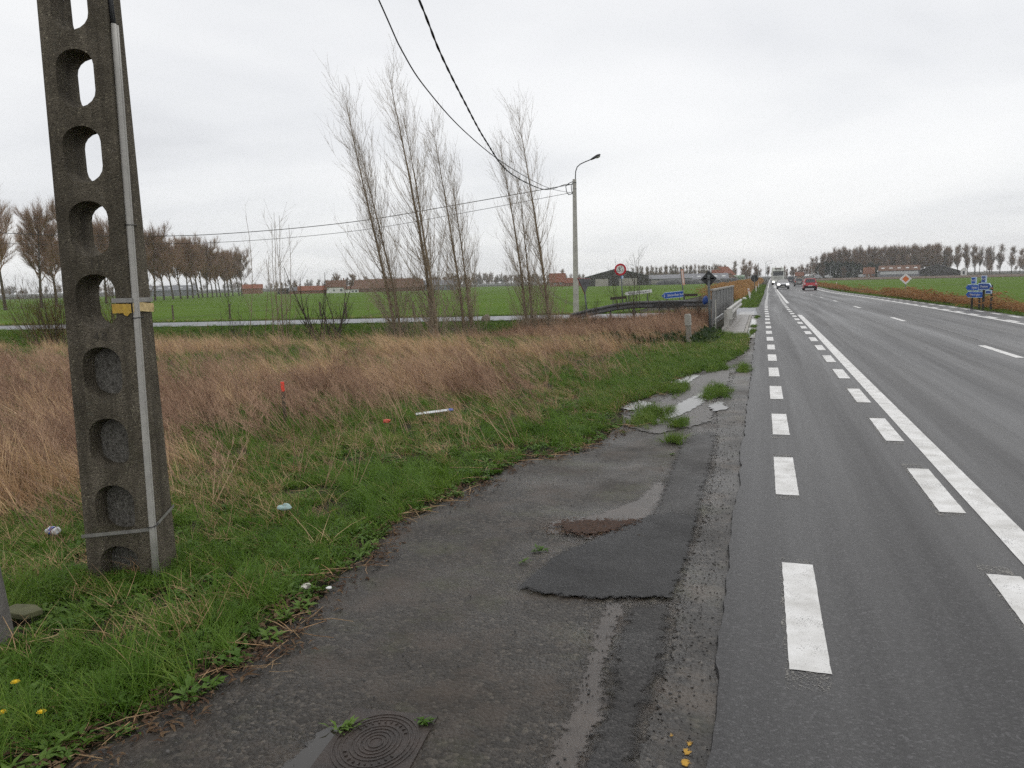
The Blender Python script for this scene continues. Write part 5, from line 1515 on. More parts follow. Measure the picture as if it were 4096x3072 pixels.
# ------------------------------------------------------------------ small things in the verge
t = thing('survey_stake', 'wooden survey stake with fluorescent red tip', 'stake', (-5.83, 8.68, Hs(-5.83, 8.68) - .02), R_(30)); t.rotation_euler = (0, R_(-1), R_(30))
MB().box((0, 0, .18), (.042, .03, .62)).build('stake', wood, t)
MB().box((0, 0, .555), (.043, .031, .125)).build('painted_tip', mat('fluo_red', (.85, .085, .055), .5, .08, 8), t)
t = thing('crushed_can', 'crushed white and blue drinks can left of the pole', 'can', (-4.88, 4.28, Hs(-4.88, 4.28) + .075), R_(20)); t.rotation_euler = (R_(84), R_(0), R_(75))
M_can = mat('can_white', (.62, .63, .65), .35, .1, 10, None, .5)
m_ = MB(); m_.lathe([(.018, -.055), (.027, -.06), (.033, -.05), (.031, -.02), (.034, .01), (.028, .035), (.032, .05), (.026, .06), (.015, .058)], 14)
m_.v = [(x * (1 + .25 * math.sin(z * 60)), y * .82 + .006 * math.sin(x * 120), z) for x, y, z in m_.v]; m_.build('can_body', M_can, t, smooth=True)
m_ = MB()
for k in range(16):
    a0, a1 = k * math.pi / 8, (k + 1) * math.pi / 8
    m_.add([(.036 * math.cos(a0), .031 * math.sin(a0), -.004), (.036 * math.cos(a1), .031 * math.sin(a1), -.004), (.0365 * math.cos(a1), .031 * math.sin(a1), .032), (.0365 * math.cos(a0), .031 * math.sin(a0), .032)], [(0, 1, 2, 3)])
m_.build('blue_print', mat('can_blue', (.02, .06, .42), .4, .1, 10), t)
t = thing('fallen_marker', 'white plastic strip with blue end lying in the grass', 'litter', (-4.05, 9.32, Hs(-4.05, 9.32) + .10), math.atan2(.27, .36)); t.rotation_euler = (R_(25), R_(-3), math.atan2(.27, .36))
MB().box((0, 0, 0), (.44, .045, .012)).build('strip', mat('litter_white', (.66, .67, .68), .5, .12, 20), t, .004)
MB().box((.245, 0, 0), (.06, .047, .013)).build('blue_end', mat('litter_blue', (.05, .10, .42), .5, .1, 20), t, .004)
for (x, y, s_, c, lb, nm) in ((-4.42, 8.75, .05, (.62, .10, .06), 'small orange scrap of plastic in the dry grass', 'plastic_scrap'), (-3.38, 4.95, .05, (.30, .42, .40), 'pale turquoise crumpled wrapper in the grass', 'wrapper'), (-2.28, 3.72, .018, (.7, .7, .68), 'tiny white cigarette end at the asphalt edge', 'cigarette_end'), (-2.42, 3.70, .03, (.55, .52, .46), 'small pale paper scrap at the asphalt edge', 'paper_scrap')):
    bm = bmesh.new(); bmesh.ops.create_icosphere(bm, subdivisions=2, radius=s_)
    for vtx in bm.verts: vtx.co *= .6 + .8 * float(vn(vtx.co.x * 40 + x * 9, vtx.co.y * 40 + vtx.co.z * 50, 1, 2)); vtx.co.z *= .5
    me = bpy.data.meshes.new(nm); bm.to_mesh(me); bm.free()
    o = tag(link(nm, me, mat(nm, c, .5, .2, 40)), lb, 'litter'); o.location = (x, y, Hs(x, y) + .09 if s_ > .035 else .03)
# grey stone post at the left picture edge
o = MB().box((0, 0, .2), (.26, .24, .95), None, .80).build('stone_post', mat('stone_post', (.14, .13, .12), .85, .25, 12, None, .3, 0, .5, 60), None, .03)
o.location = (-3.62, 2.70, 0); o.rotation_euler = (0, R_(-3), R_(25)); tag(o, 'grey concrete stub cut off by the left picture edge', 'post')
# flat stone in the grass
o = MB().prism([(-.10, -.05), (.09, -.06), (.12, .03), (.02, .07), (-.09, .05)], 0, .03, None, 'xy').build('flat_stone', mat('flat_stone', (.11, .11, .055), .85, .2, 12), None, .006); o.location = (-3.72, 3.02, .015); tag(o, 'flat mossy stone lying left of the pole foot', 'stone')
# dandelions
M_dand = mat('dandelion_yellow', (.78, .52, .01), .6, .15, 60)
M_stem = mat('dandelion_stem', (.10, .15, .035), .6, .2, 20)
for i, (x, y, h, lb) in enumerate([(-2.93, 2.32, .10, 'yellow dandelion flower highest in the bottom left corner'), (-2.80, 2.15, .08, 'yellow dandelion flower cut by the left picture edge'), (-2.66, 2.20, .075, 'yellow dandelion flower lowest and rightmost in the corner')]):
    t = thing('dandelion', lb, 'flower', (x, y, 0), i)
    MB().tube([(0, 0, 0), (.004, 0, h * .6), (0, .003, h)], .0025, 6).build('stem', M_stem, t)
    m_ = MB()
    for k in range(26):
        a = 2 * math.pi * k / 26; l = .018 if k % 2 else .013
        e = .004 if k % 2 else .009
        m_.add([(.002 * math.cos(a + 1.57), .002 * math.sin(a + 1.57), h), (l * math.cos(a + .1), l * math.sin(a + .1), h + e), (l * math.cos(a - .1), l * math.sin(a - .1), h + e), ], [(0, 1, 2)])
    m_.lathe([(.001, h - .004), (.008, h), (.006, h + .008), (.001, h + .009)], 10)
    m_.build('flower_head', M_dand, t)
    v, q = leaves(np.random.RandomState(60 + i), 12, .11, .03, .01, .25)
    me = mesh_np('leaf', v, tri_safe(q)); link('leaf', me, V_leaf, t)
# manhole cover
M_iron = mat('cast_iron', (.050, .036, .029), .5, .45, 9, (.026, .021, .018), .4, .1, .8, 60)
mh = thing('manhole_cover', 'rusty oval ribbed manhole cover set in the old asphalt', 'manhole cover', (-1.345, 2.455, .0), R_(6))
MB().box((0, 0, .004), (.35, .44, .016)).build('frame', M_iron, mh, .002)
def oval(m_, a, b, wd, z0, z1, n=40):
    vs_ = []
    for (k1, zt) in ((0, z0), (0, z1), (1, z1), (1, z0)):
        pass
    ring = []
    for (aa, bb, z) in ((a, b, z0), (a, b, z1), (a - wd, b - wd, z1), (a - wd, b - wd, z0)):
        ring += [(aa * math.cos(2 * math.pi * k / n), bb * math.sin(2 * math.pi * k / n), z) for k in range(n)]
    fs = []
    for r in range(3):
        for k in range(n):
            k2 = (k + 1) % n; fs.append((r * n + k, r * n + k2, (r + 1) * n + k2, (r + 1) * n + k))
    return m_.add(ring, fs)
for r in (.146, .131, .116, .086, .071, .056, .041, .026):
    oval(MB(), r * 1.08, r * 1.35, .006, .010, .0145).build('rib', M_iron, mh)
for k in range(10):
    for s_, st in ((0, .2), (math.pi, .2)):
        pass
    a = (k - 4.5) * .22
    for base in (math.pi / 2, -math.pi / 2):
        an = base + a; r = .101
        MB().box((0, 0, .0135), (.012, .005, .006), Matrix.Translation((r * 1.08 * math.cos(an), r * 1.35 * math.sin(an), 0)) @ Matrix.Rotation(an, 4, 'Z')).build('cast_mark', M_iron, mh)

# ------------------------------------------------------------------ signs and markers on the right and along the road
t = pole_sign('priority_road_sign', 'white diamond sign with orange centre on a thin pole', 10.62, 68.1, 1.35, R_(-1), .028, R_(-6))
zc = 1.23 - Hs(10.62, 68.1)
o = MB().prism([(0, -.44), (.44, 0), (0, .44), (-.44, 0)], -.06, -.035).build('sign_panel', M_white, t, .02); o.location = (0, 0, zc)
o = MB().prism([(0, -.25), (.25, 0), (0, .25), (-.25, 0)], -.066, -.061).build('sign_centre', M_orange, t); o.location = (0, 0, zc)
def sign_group(label, posts, boards, rz=R_(-8)):
    x0, y0 = posts[0][0], posts[0][1]
    t = thing('signpost', label, 'direction sign', (x0, y0, Hs(x0, y0)))
    for x, y, zt in posts:
        MB().tube([(x - x0, y - y0, -.3), (x - x0, y - y0, zt - Hs(x0, y0))], .048, 8).build('post', wood_post, t)
    for (bx, by, zc, L, h, shape, words, ts, face) in boards:
        a = h * .45
        def sh(k):
            if shape == 'L': return [(-L / 2 + k * .4, 0), (-L / 2 + a, h / 2 - k), (L / 2 - k, h / 2 - k), (L / 2 - k, -h / 2 + k), (-L / 2 + a, -h / 2 + k)]
            if shape == 'R': return [(L / 2 - k * .4, 0), (L / 2 - a, -h / 2 + k), (-L / 2 + k, -h / 2 + k), (-L / 2 + k, h / 2 - k), (L / 2 - a, h / 2 - k)]
            return [(-L / 2 + k, -h / 2 + k), (L / 2 - k, -h / 2 + k), (L / 2 - k, h / 2 - k), (-L / 2 + k, h / 2 - k)]
        Mx = Matrix.Translation((bx - x0, by - y0 - .06, zc - Hs(x0, y0))) @ Matrix.Rotation(rz, 4, 'Z')
        MB().prism(sh(0), -.06, 0.0, Mx).build('board_rim', M_rim, t, .006)
        MB().prism(sh(.026), -.066, -.0615, Mx).build('board_face', face, t)
        for ci, wd_ in enumerate([words] if len(words) > 2 else words):
            o = text('lettering' if len(words) > 2 else 'letter', wd_, ts, M_white, t, (0, 0, 0), (0, 0, 0), .92)
            o.matrix_local = Mx @ Matrix.Translation((a * .2 if shape == 'L' else -a * .2 if shape == 'R' else (ci - .5) * ts * .68, -.069, 0)) @ Matrix.Rotation(R_(90), 4, 'X') @ Matrix.Scale(.9, 4, (1, 0, 0))
    return t
wood_post = mat('dark_post', (.045, .042, .038), .7, .3, 9)
sign_group('blue direction signs for Ieper and Alveringem on two dark posts', [(9.20, 41.15, 1.20), (9.40, 40.70, 1.24)],
           [(9.24, 40.90, .965, .98, .28, 'L', 'Ieper', .17, M_blue), (9.26, 40.90, .645, .98, .28, 'L', 'Alveringem', .15, M_blue), (9.22, 41.0, 1.285, .26, .30, 'B', 'N8', .15, M_blue)], R_(-58))
sign_group('blue direction signs for Veurne on two dark posts, rightmost in the photo', [(9.24, 39.35, 1.2), (9.40, 38.75, 1.10)],
           [(9.22, 39.05, 1.035, .68, .29, 'R', 'Veurne', .15, M_blue2), (9.20, 39.2, 1.35, .24, .30, 'B', 'N8', .14, M_blue2), (9.31, 38.8, .80, .30, .15, 'B', '', .05, M_blue2)], R_(-58))
def reflector(label, x, y, h=.95, tilt=0.0):
    t = thing('reflector_post', label, 'marker post', (x, y, Hs(x, y)))
    t.rotation_euler = (0, tilt, 0)
    MB().prism([(-.06, -.2), (.06, -.2), (.06, h - .05), (-.06, h)], -.05, .05).build('post', M_white, t, .008)
    MB().box((0, -.052, h - .2), (.05, .006, .12)).build('reflector', M_red, t)
for x, y, h, tl, lb in [(-.95, 68.5, .95, R_(-9), 'leaning white roadside marker post nearest on the left verge'), (-1.05, 84, .8, R_(-25), 'strongly tilted white marker post on the left verge'), (-.75, 108, .85, R_(-2), 'white marker post behind the tilted one on the left verge'), (-.6, 145, 1.0, R_(-2), 'farthest white marker post on the left verge'), (10.15, 123, 1.0, 0, 'white marker post at the right roadside beside the red car')]:
    reflector(lb, x, y, h, tl)
for x, y, lb in [(-1.35, 66.5, 'low white stub beside the nearest left marker post'), (-1.45, 95, 'small round white stub on the left verge')]:
    o = MB().lathe([(.16, -.1), (.17, .12), (.12, .2), (.04, .23)], 12).build('white_stub', M_white, None, smooth=True); o.location = (x, y, Hs(x, y)); tag(o, lb, 'marker')
t = pole_sign('dark_round_sign', 'dark round sign back on the left verge far ahead', -1.15, 128, 1.9, 0, .05)
o = disc(MB(), .55, .06, .09).build('sign_panel', M_back, t); o.location = (0, 0, 1.75)

# ------------------------------------------------------------------ vehicles
def carpaint(nm, c, r=.3, metal=.15):
    m = mat(nm, c, r, .08, 3, None, .5, metal)
    m.node_tree.nodes['Principled BSDF'].inputs['Coat Weight'].default_value = .5
    return m
M_plate = mat('number_plate', (.62, .62, .58), .5, .05, 9)
M_tail = mat('tail_light', (.42, .05, .04), .25, .2, 12)
M_tailw = mat('clear_lens', (.55, .42, .42), .2, .1, 12)
M_trim = mat('dark_trim', (.022, .022, .024), .6, .2, 9)
def car(name, label, x, y, rz, paintm, L=4.0, W=1.73, Ht=1.55, seen='rear', roof=None, rails=False, lights=False, clad=False):
    t = thing(name, label, 'car', (x, y, Hs(x, y) + .036 + .03 * float(sm(60, 300, y))), rz)
    h = L / 2
    prof = [(-h + .06, .26), (-h, .45), (-h + .03, .72), (-h + .14, .98), (-h + .9, 1.0), (h - 1.05, .98), (h - .25, .80), (h - .04, .66), (h, .42), (h - .08, .24)]
    body = MB().prism(prof, -W / 2, W / 2, None, 'yz').build('body', paintm, t, .075)
    zb = .93
    y0, y1, yr0, yr1 = -h + .12, h - 1.0, -h + .52, h - 1.95
    wb, wt = W / 2 - .05, W / 2 - .25
    cv = [(-wb, y0, zb), (wb, y0, zb), (wb, y1, zb), (-wb, y1, zb), (-wt, yr0, Ht), (wt, yr0, Ht), (wt, yr1, Ht), (-wt, yr1, Ht)]
    MB().add(cv, [(3, 2, 1, 0), (4, 5, 6, 7), (0, 1, 5, 4), (1, 2, 6, 5), (2, 3, 7, 6), (3, 0, 4, 7)]).build('cabin', roof or paintm, t, .06)
    def pane(ids, m0, m1, nm, off):
        a, b, c, d = [Vector(cv[i]) for i in ids]
        nrm = (b - a).cross(d - a).normalized()
        q_ = []
        for u, v in ((m0, .14), (1 - m0, .14), (1 - m0, m1), (m0, m1)):
            q_.append((a * (1 - u) + b * u) * (1 - v) + (d * (1 - u) + c * u) * v + nrm * off)
        MB().add(q_, [(0, 1, 2, 3)]).build(nm, M_glass, t)
    pane((0, 1, 5, 4), .10, .86, 'rear_window', .015)
    pane((2, 3, 7, 6), .07, .90, 'windscreen', .015)
    pane((1, 2, 6, 5), .10, .86, 'side_window', .015)
    pane((3, 0, 4, 7), .10, .86, 'side_window', .015)
    for sx in (-1, 1):
        for yy_ in (-h + .72, h - .78):
            Mw = Matrix.Translation((sx * (W / 2 - .12), yy_, .31)) @ Matrix.Rotation(R_(90), 4, 'Y')
            w_ = MB().lathe([(.14, -.10), (.27, -.11), (.31, -.07), (.31, .07), (.27, .11), (.14, .10)], 18, Mw).build('wheel', M_tyre, t, smooth=True)
            MB().lathe([(.02, -.105), (.19, -.105), (.19, .105), (.02, .105)], 14, Mw).build('rim', M_galv, w_)
        MB().box((sx * (W / 2 + .06), h - 1.35, 1.02), (.16, .10, .13)).build('mirror', paintm if not clad else M_trim, t, .03)
        if seen == 'rear':
            MB().box((sx * (W / 2 - .16), -h + .04, .86), (.22, .12, .24), None, .9).build('tail_light', M_tailw if clad else M_tail, t, .02)
        hl = MB().box((sx * (W / 2 - .28), h - .12, .70), (.36, .16, .15)).build('headlight', M_head if lights else M_tailw, t, .02)
    if seen == 'rear':
        MB().box((0, -h - .005, .46), (W - .16, .10, .26)).build('bumper', M_trim if clad else paintm, t, .03)
        MB().box((0, -h - .055 + (.03 if not clad else 0), .60 if clad else .72), (.52, .02, .11)).build('number_plate', M_plate, t)
        MB().box((0, -h - .03, .32), (W - .5, .08, .12)).build('diffuser', M_trim, t)
    else:
        MB().box((0, h - .02, .56), (.75, .06, .28)).build('grille', M_trim, t, .02)
        MB().box((0, h + .02, .44), (.52, .02, .11)).build('number_plate', M_plate, t)
        MB().box((0, h - .02, .30), (W - .3, .06, .12)).build('air_dam', M_trim, t)
    if rails:
        for sx in (-1, 1):
            MB().tube([(sx * (wt - .04), yr0 + .05, Ht - .01), (sx * (wt - .04), yr0 + .15, Ht + .06), (sx * (wt - .04), yr1 - .15, Ht + .06), (sx * (wt - .04), yr1 - .05, Ht - .01)], .02, 6).build('roof_rail', M_trim, t)
    return t
p_red = carpaint('paint_red', (.36, .012, .022))
p_grey = carpaint('paint_grey', (.16, .155, .15), .35, .4)
p_dark = carpaint('paint_dark', (.045, .045, .055), .3, .3)
p_silver = carpaint('paint_silver', (.20, .205, .22), .3, .4)
car('hatchback_car', 'red hatchback with roof rails driving away in the right lane', 6.1, 115.0, 0, p_red, 4.05, 1.74, 1.56, 'rear', None, True, False, True)
car('grey_hatchback_car', 'grey hatchback driving ahead of the red car', 6.55, 160, 0, p_grey, 3.9, 1.68, 1.48, 'rear')
car('dark_estate_car', 'dark tall car farthest ahead in the right lane', 6.75, 212, 0, p_dark, 4.5, 1.82, 1.68, 'rear')
car('oncoming_car', 'oncoming dark saloon with headlights on in front of the lorry', 2.98, 128.6, math.pi, p_silver, 4.5, 1.82, 1.42, 'front', p_dark, False, True)
car('following_car', 'dark car hidden behind the oncoming lorry', 3.6, 236, math.pi, p_dark, 4.4, 1.8, 1.5, 'front', None, False, False)
M_lw = carpaint('lorry_white', (.62, .63, .58), .35, .0)
ly = 187.0
lo = thing('lorry', 'white articulated lorry coming towards the camera in the left lane', 'lorry', (3.30, ly, Hs(3.3, ly) + .05), math.pi)
# local +y is the nose
MB().prism([(1.10, .45), (1.10, 2.0), (.96, 2.9), (.80, 3.1), (-1.0, 3.1), (-1.0, .45)], -1.24, 1.24, None, 'yz').build('cab', M_lw, lo, .07)
MB().prism([(.62, 3.08), (.35, 3.82), (-.9, 3.92), (-.9, 3.08)], -1.20, 1.20, None, 'yz').build('roof_fairing', M_lw, lo, .08)
MB().add([(-1.10, 1.115, 2.02), (1.10, 1.115, 2.02), (1.08, .985, 2.84), (-1.08, .985, 2.84)], [(0, 1, 2, 3)]).build('windscreen', M_glass, lo)
MB().box((0, 1.12, 3.0), (2.3, .34, .12)).build('sun_visor', M_trim, lo, .03)
for k in range(4): MB().box((0, 1.115, 1.86 - k * .20), (1.9, .05, .045)).build('grille_bar', M_galvdull, lo)
MB().box((0, 1.10, .60), (2.46, .26, .42)).build('bumper', M_lw, lo, .05)
MB().box((0, 1.17, .40), (2.3, .2, .14)).build('air_dam', M_trim, lo)
for sx in (-1, 1):
    MB().box((sx * .92, 1.22, .72), (.42, .06, .20)).build('headlight', M_head if sx > 0 else M_tailw, lo, .02)
    MB().box((sx * 1.45, .92, 2.45), (.20, .16, .62)).build('mirror', M_lw, lo, .04)
    for yy_ in (.30, -2.6, -9.2, -10.5):
        Mw = Matrix.Translation((sx * 1.05, yy_, .50)) @ Matrix.Rotation(R_(90), 4, 'Y')
        MB().lathe([(.2, -.15), (.46, -.16), (.50, -.1), (.50, .1), (.46, .16), (.2, .15)], 18, Mw).build('wheel', M_tyre, lo, smooth=True)
    MB().tube([(sx * .6, .5, 3.80), (sx * .62, .52, 4.05), (sx * .55, .52, 4.12)], .035, 6).build('air_horn', M_trim, lo)
MB().box((0, .60, 3.66), (1.35, .10, .20)).build('light_bar', M_back, lo)
for k in range(4): MB().box((-.45 + .3 * k, .66, 3.66), (.16, .06, .13)).build('spot_lamp', M_tailw, lo)
text('lettering', 'TIMOTEK', .34, M_trim, lo, (0, .66, 3.32), (R_(70), 0, math.pi), 1.0)
MB().box((0, -7.0, 2.55), (2.48, 12.6, 2.75)).build('trailer', M_lw, lo, .04)
MB().box((0, -6.5, 1.05), (1.0, 12.0, .25)).build('chassis', M_trim, lo)

# ------------------------------------------------------------------ farms
M_brick = mat('red_brick', (.22, .105, .065), .85, .2, 1.2, None, .2)
M_brickp = mat('pale_brick', (.27, .19, .135), .85, .18, 1.2, None, .2)
M_tile = mat('red_tile', (.21, .075, .045), .8, .2, 1.0, None, .2)
M_tileo = mat('weathered_tile', (.17, .075, .048), .85, .2, 1.0, None, .2)
M_tileb = mat('brown_tile', (.14, .075, .05), .85, .2, 1.0, None, .2)
M_white_w = mat('whitewash', (.74, .73, .70), .8, .12, 1.2, None, .2)
M_eternit = mat('fibre_cement', (.20, .20, .215), .8, .2, .8, None, .25)
M_darksheet = mat('dark_sheet', (.050, .044, .042), .7, .15, .8, None, .25)
M_doorp = mat('pale_door', (.36, .33, .30), .7, .1, 1.2, None, .25)
M_black2 = mat('silage_sheet', (.020, .020, .022), .5, .3, .8)
M_pane = mat('window_dark', (.03, .035, .04), .2, .2, 2, None, .5)
M_skyl = mat('skylight', (.50, .51, .50), .5, .1, 2)
def gable(name, label, x, y, rz, w_, d, eave, ridge, wm, rm, doors=(), wins=(), lights=0, chimney=None, cat='building', zoff=0.0, over=.3, hip=0.0, axis='x'):
    """footprint w_ along local x (front face at -d/2, seen from -y), ridge along x unless axis='y' (gable end in front)"""
    t = thing(name, label, cat, (x, y, Hs(x, y) + zoff), rz)
    a, b = w_ / 2, d / 2
    if axis == 'x':
        MB().prism([(-b, -1.5), (b, -1.5), (b, eave), (0, ridge - .12), (-b, eave)], -a, a, None, 'yz').build('wall', wm, t)
        rf = MB()
        th = .18
        sl = (ridge - eave) / b
        pr = [(-b - over, eave - over * sl), (0, ridge), (b + over, eave - over * sl), (b + over, eave - over * sl + th), (0, ridge + th), (-b - over, eave - over * sl + th)]
        h2 = hip
        vs_ = [(-a - over, p, q_) for p, q_ in pr] + [(a + over, p, q_) for p, q_ in pr]
        if hip:
            for i in (1, 4): vs_[i] = (-a + hip, vs_[i][1], vs_[i][2]); vs_[i + 6] = (a - hip, vs_[i + 6][1], vs_[i + 6][2])
        rf.add(vs_, [(0, 1, 2, 3, 4, 5)[::-1], (6, 7, 8, 9, 10, 11)] + [(i, (i + 1) % 6, (i + 1) % 6 + 6, i + 6) for i in range(6)])
        roof = rf.build('roof', rm, t)
        for k in range(lights):
            xx_ = -a + w_ * (k + .5) / lights
            f = .55
            MB().box((0, 0, 0), (w_ / lights * .4, b * .22, .05), Matrix.Translation((xx_, -b * f, eave + (ridge - eave) * (1 - f) + th + .03)) @ Matrix.Rotation(math.atan(sl), 4, 'X')).build('skylight', M_skyl, roof)
        if chimney is not None:
            MB().box((chimney, 0, ridge + .45), (.55, .55, 1.3)).build('chimney', M_brick, roof)
    else:
        MB().prism([(-a, -1.5), (a, -1.5), (a, eave), (0, ridge - .12), (-a, eave)], -b, b).build('wall', wm, t)
        sl = (ridge - eave) / a; th = .18
        roof = MB().prism([(-a - over, eave - over * sl), (0, ridge), (a + over, eave - over * sl), (a + over, eave - over * sl + th), (0, ridge + th), (-a - over, eave - over * sl + th)], -b - over, b + over).build('roof', rm, t)
        for k in range(lights):
            yy_ = -b + d * (k + .5) / lights
            for f in (.35, .7):
                MB().box((0, 0, 0), (a * .10, d / lights * .7, .05), Matrix.Translation((a * f, yy_, eave + (ridge - eave) * (1 - f) + th + .04)) @ Matrix.Rotation(math.atan(sl), 4, 'Y')).build('skylight', M_skyl, roof)
        if chimney is not None:
            MB().box((0, chimney, ridge + .45), (.55, .55, 1.3)).build('chimney', M_brick, roof)
    for (dx, wd, hd, z0, mt) in doors:
        MB().box((dx, -b - .03, z0 + hd / 2), (wd, .10, hd)).build('door', mt, t)
    for (dx, wd, hd, z0) in wins:
        f = MB().box((dx, -b - .02, z0 + hd / 2), (wd + .2, .08, hd + .2)).build('window', M_white, t)
        MB().box((dx, -b - .065, z0 + hd / 2), (wd, .03, hd)).build('pane', M_pane, f)
    return t
YA = R_(22)   # buildings left face the viewer
gable('cottage', 'whitewashed farm cottage with brown tiled roof', -183.6, 319, R_(30), 8.4, 7, 2.8, 5.6, M_white_w, M_tileb, (), ((-1.0, .6, .8, .9), (2.2, .9, .9, .9)), 0, 3.5)
gable('cottage_annex', 'low white lean-to at the right of the cottage', -176.4, 320.0, R_(30), 6, 5, 1.7, 2.9, M_white_w, M_tileb, (), ((0.4, .9, .7, .4), (2.0, 1.0, .7, .4)))
gable('red_roofed_shed', 'low red roofed brick shed left of the cottage', -195.6, 320.5, R_(30), 14.5, 7, 1.5, 3.4, M_brick, M_tile, (), ())
gable('grey_roofed_shed', 'small brick shed with grey roof, leftmost at the farm', -203.8, 318.5, R_(30), 6, 6, 1.6, 3.1, M_brick, M_eternit)
gable('large_farm_barn', 'long brown roofed barn behind the poplar trunks', -172.5, 350, R_(27), 33, 16, 1.8, 6.0, M_tileb, M_tileb, (), (), 0, None, hip=5.0)
gable('farm_shed', 'grey roofed shed right of the long brown barn', -150.5, 362, R_(25), 16, 10, 2.6, 4.8, M_eternit, M_eternit, ((0, 13, .5, 2.3, M_white),))
gable('dark_cabin', 'small dark shed far left of the farm', -213.0, 322, R_(30), 5.5, 4, 2.2, 2.7, M_darksheet, M_darksheet)
gable('long_red_barn', 'red barn seen between the avenue trunks', -277, 388, R_(35), 11, 8, 3, 5.2, M_brick, M_tile)
gable('grey_long_shed', 'grey greenhouse shed behind the avenue trunks', -300, 345, R_(40), 30, 10, 3, 5.4, M_eternit, M_eternit, (), (), 6)
gable('brick_farmhouse', 'orange roofed farmhouse behind the lamp post', -111.5, 441, R_(16), 9, 8, 2.6, 7.4, M_brick, M_tile, (), ((-1.5, .9, 1, 1.2), (1.8, .9, 1, 1.2)), 0, 3.0)
gable('brick_outbuilding', 'low orange roofed outbuilding right of that farmhouse', -102.8, 442, R_(16), 9, 6, 2.0, 4.6, M_brick, M_tile)
bn = gable('dark_barn', 'large dark gabled barn with two pale doors', -72.6, 413, R_(10.5), 31.5, 36, 4.6, 8.6, M_darksheet, M_eternit, ((-7.5, 6.5, 3.6, 0, M_doorp), (5.5, 8.6, 3.7, 0, M_doorp)), (), 5, None, axis='y')
gable('open_shed', 'low grey open shed joined to the dark barn', -47.2, 432, R_(8), 22, 14, 3.0, 5.0, M_eternit, M_eternit, ((-3, 14, 1.7, .6, M_doorp),))
gable('long_cowshed', 'long grey cowshed with a row of skylights', -31.0, 446, R_(6), 26, 16, 2.4, 5.2, M_eternit, M_eternit, ((-6.5, 2.4, 2.6, 0, M_rim), (3.0, 4.0, 1.6, .6, M_rim)), (), 6)
gable('brick_gable_shed', 'pale brick shed with gable end at the cowshed right end', -17.6, 452, R_(8), 6.6, 14, 2.6, 5.0, M_brickp, M_tileb, ((-1, 1.6, 2.2, 0, M_doorp),), (), 0, None, axis='y')
gable('orange_roof_house', 'orange roofed house behind the cowshed', -24.5, 470, R_(8), 6, 7, 3.0, 7.2, M_brick, M_tile, (), (), 0, 1.5)
hs = gable('brick_house', 'pale brick house with red tiled roof beside the bales', -24.0, 522, R_(-28), 12, 12, 4.0, 9.6, M_brickp, M_tile, (), ((-2.2, .9, 1.2, 4.6), (1.8, .9, 1.2, 4.6), (-2.5, 1.2, 1.3, 1.0), (2.3, 1.2, 1.3, 1.0)), 0, None, axis='y')
def heap(name, label, x, y, L, D, h, mt, seed, rz=0., cat='heap'):
    bm = bmesh.new(); bmesh.ops.create_grid(bm, x_segments=24, y_segments=10, size=1.0)
    for v_ in bm.verts:
        u, w_ = v_.co.x, v_.co.y
        k = max(0, 1 - abs(w_) ** 2.2) * max(0, 1 - abs(u) ** 6)
        z = h * k * (.75 + .5 * float(fbm(u * 5 + seed, w_ * 3, 1, seed)))
        v_.co = Vector((u * L / 2, w_ * D / 2, z - .1))
    me = bpy.data.meshes.new(name); bm.to_mesh(me); bm.free()
    o = link(name, me, mt); o.location = (x, y, Hs(x, y)); o.rotation_euler.z = rz
    return tag(o, label, cat)
heap('silage_heap', 'black sheeted silage heap left of the leaning banner', -43.5, 398, 14, 8, 2.6, M_black2, 1, R_(8))
heap('silage_heap', 'black sheeted silage heap right of the leaning banner', -33.5, 402, 10, 8, 2.5, M_black2, 2, R_(8))
heap('silage_heap', 'black sheeted silage heap behind the diamond sign', -24.5, 410, 11, 8, 2.9, M_black2, 3, R_(6))
heap('silage_heap', 'black sheeted silage heap in front of the brick house', -16.8, 440, 12, 8, 2.6, M_black2, 4, R_(4))
M_bale = mat('bale_wrap', (.30, .40, .29), .5, .25, 1.2, (.20, .28, .19), .4)
bcount = 0
nm_ = ('left', 'middle', 'right')
for k in range(3):
    for row in range(2):
        x, y = -15.2 + 2.35 * k, 462.0
        o = MB().lathe([(.2, -1.08), (.95, -1.08), (1.08, -.95), (1.08, .95), (.95, 1.08), (.2, 1.08)], 16, Matrix.Rotation(R_(90), 4, 'Y')).build('wrapped_bale', M_bale, None, smooth=True)
        o.location = (x, y, Hs(x, y) + 1.0 + row * 2.0); tag(o, '%s bale of the pale green wrapped stack, %s row' % (nm_[k], ('bottom', 'top')[row]), 'bale', 'wrapped bales beside the road')
# right side
gable('red_hipped_house', 'house with red hipped roof before the wood', 65.5, 560, R_(-8), 7, 8, 2.3, 6.4, M_brick, M_tileo, ((0, 1, 2.1, 0, M_doorp),), ((-2.6, 1.2, 1.2, .9), (2.6, 1.2, 1.2, .9)), 0, None, hip=2.6)
gable('long_grey_barn', 'long barn with pale wall and skylights before the wood', 82, 552, R_(-10), 23, 12, 3.6, 6.6, M_eternit, M_tileb, ((0, 21, 1.8, 1.2, M_skyl),), (), 5, zoff=.3)
gable('wide_low_barn', 'wide low barn with pale roof slope at the wood edge', 104, 556, R_(-10), 26, 18, 2.4, 6.8, M_darksheet, M_eternit, (), (), 0, None, axis='y', zoff=.2)
ch = gable('roadside_chapel', 'tiny white chapel with dark doorway in the far field', 115.6, 540, R_(-12), 3.2, 3.6, 2.5, 4.2, M_white_w, M_white_w, ((0, 1.1, 2.0, 0, M_pane),), (), 0, None, axis='y', zoff=.5)
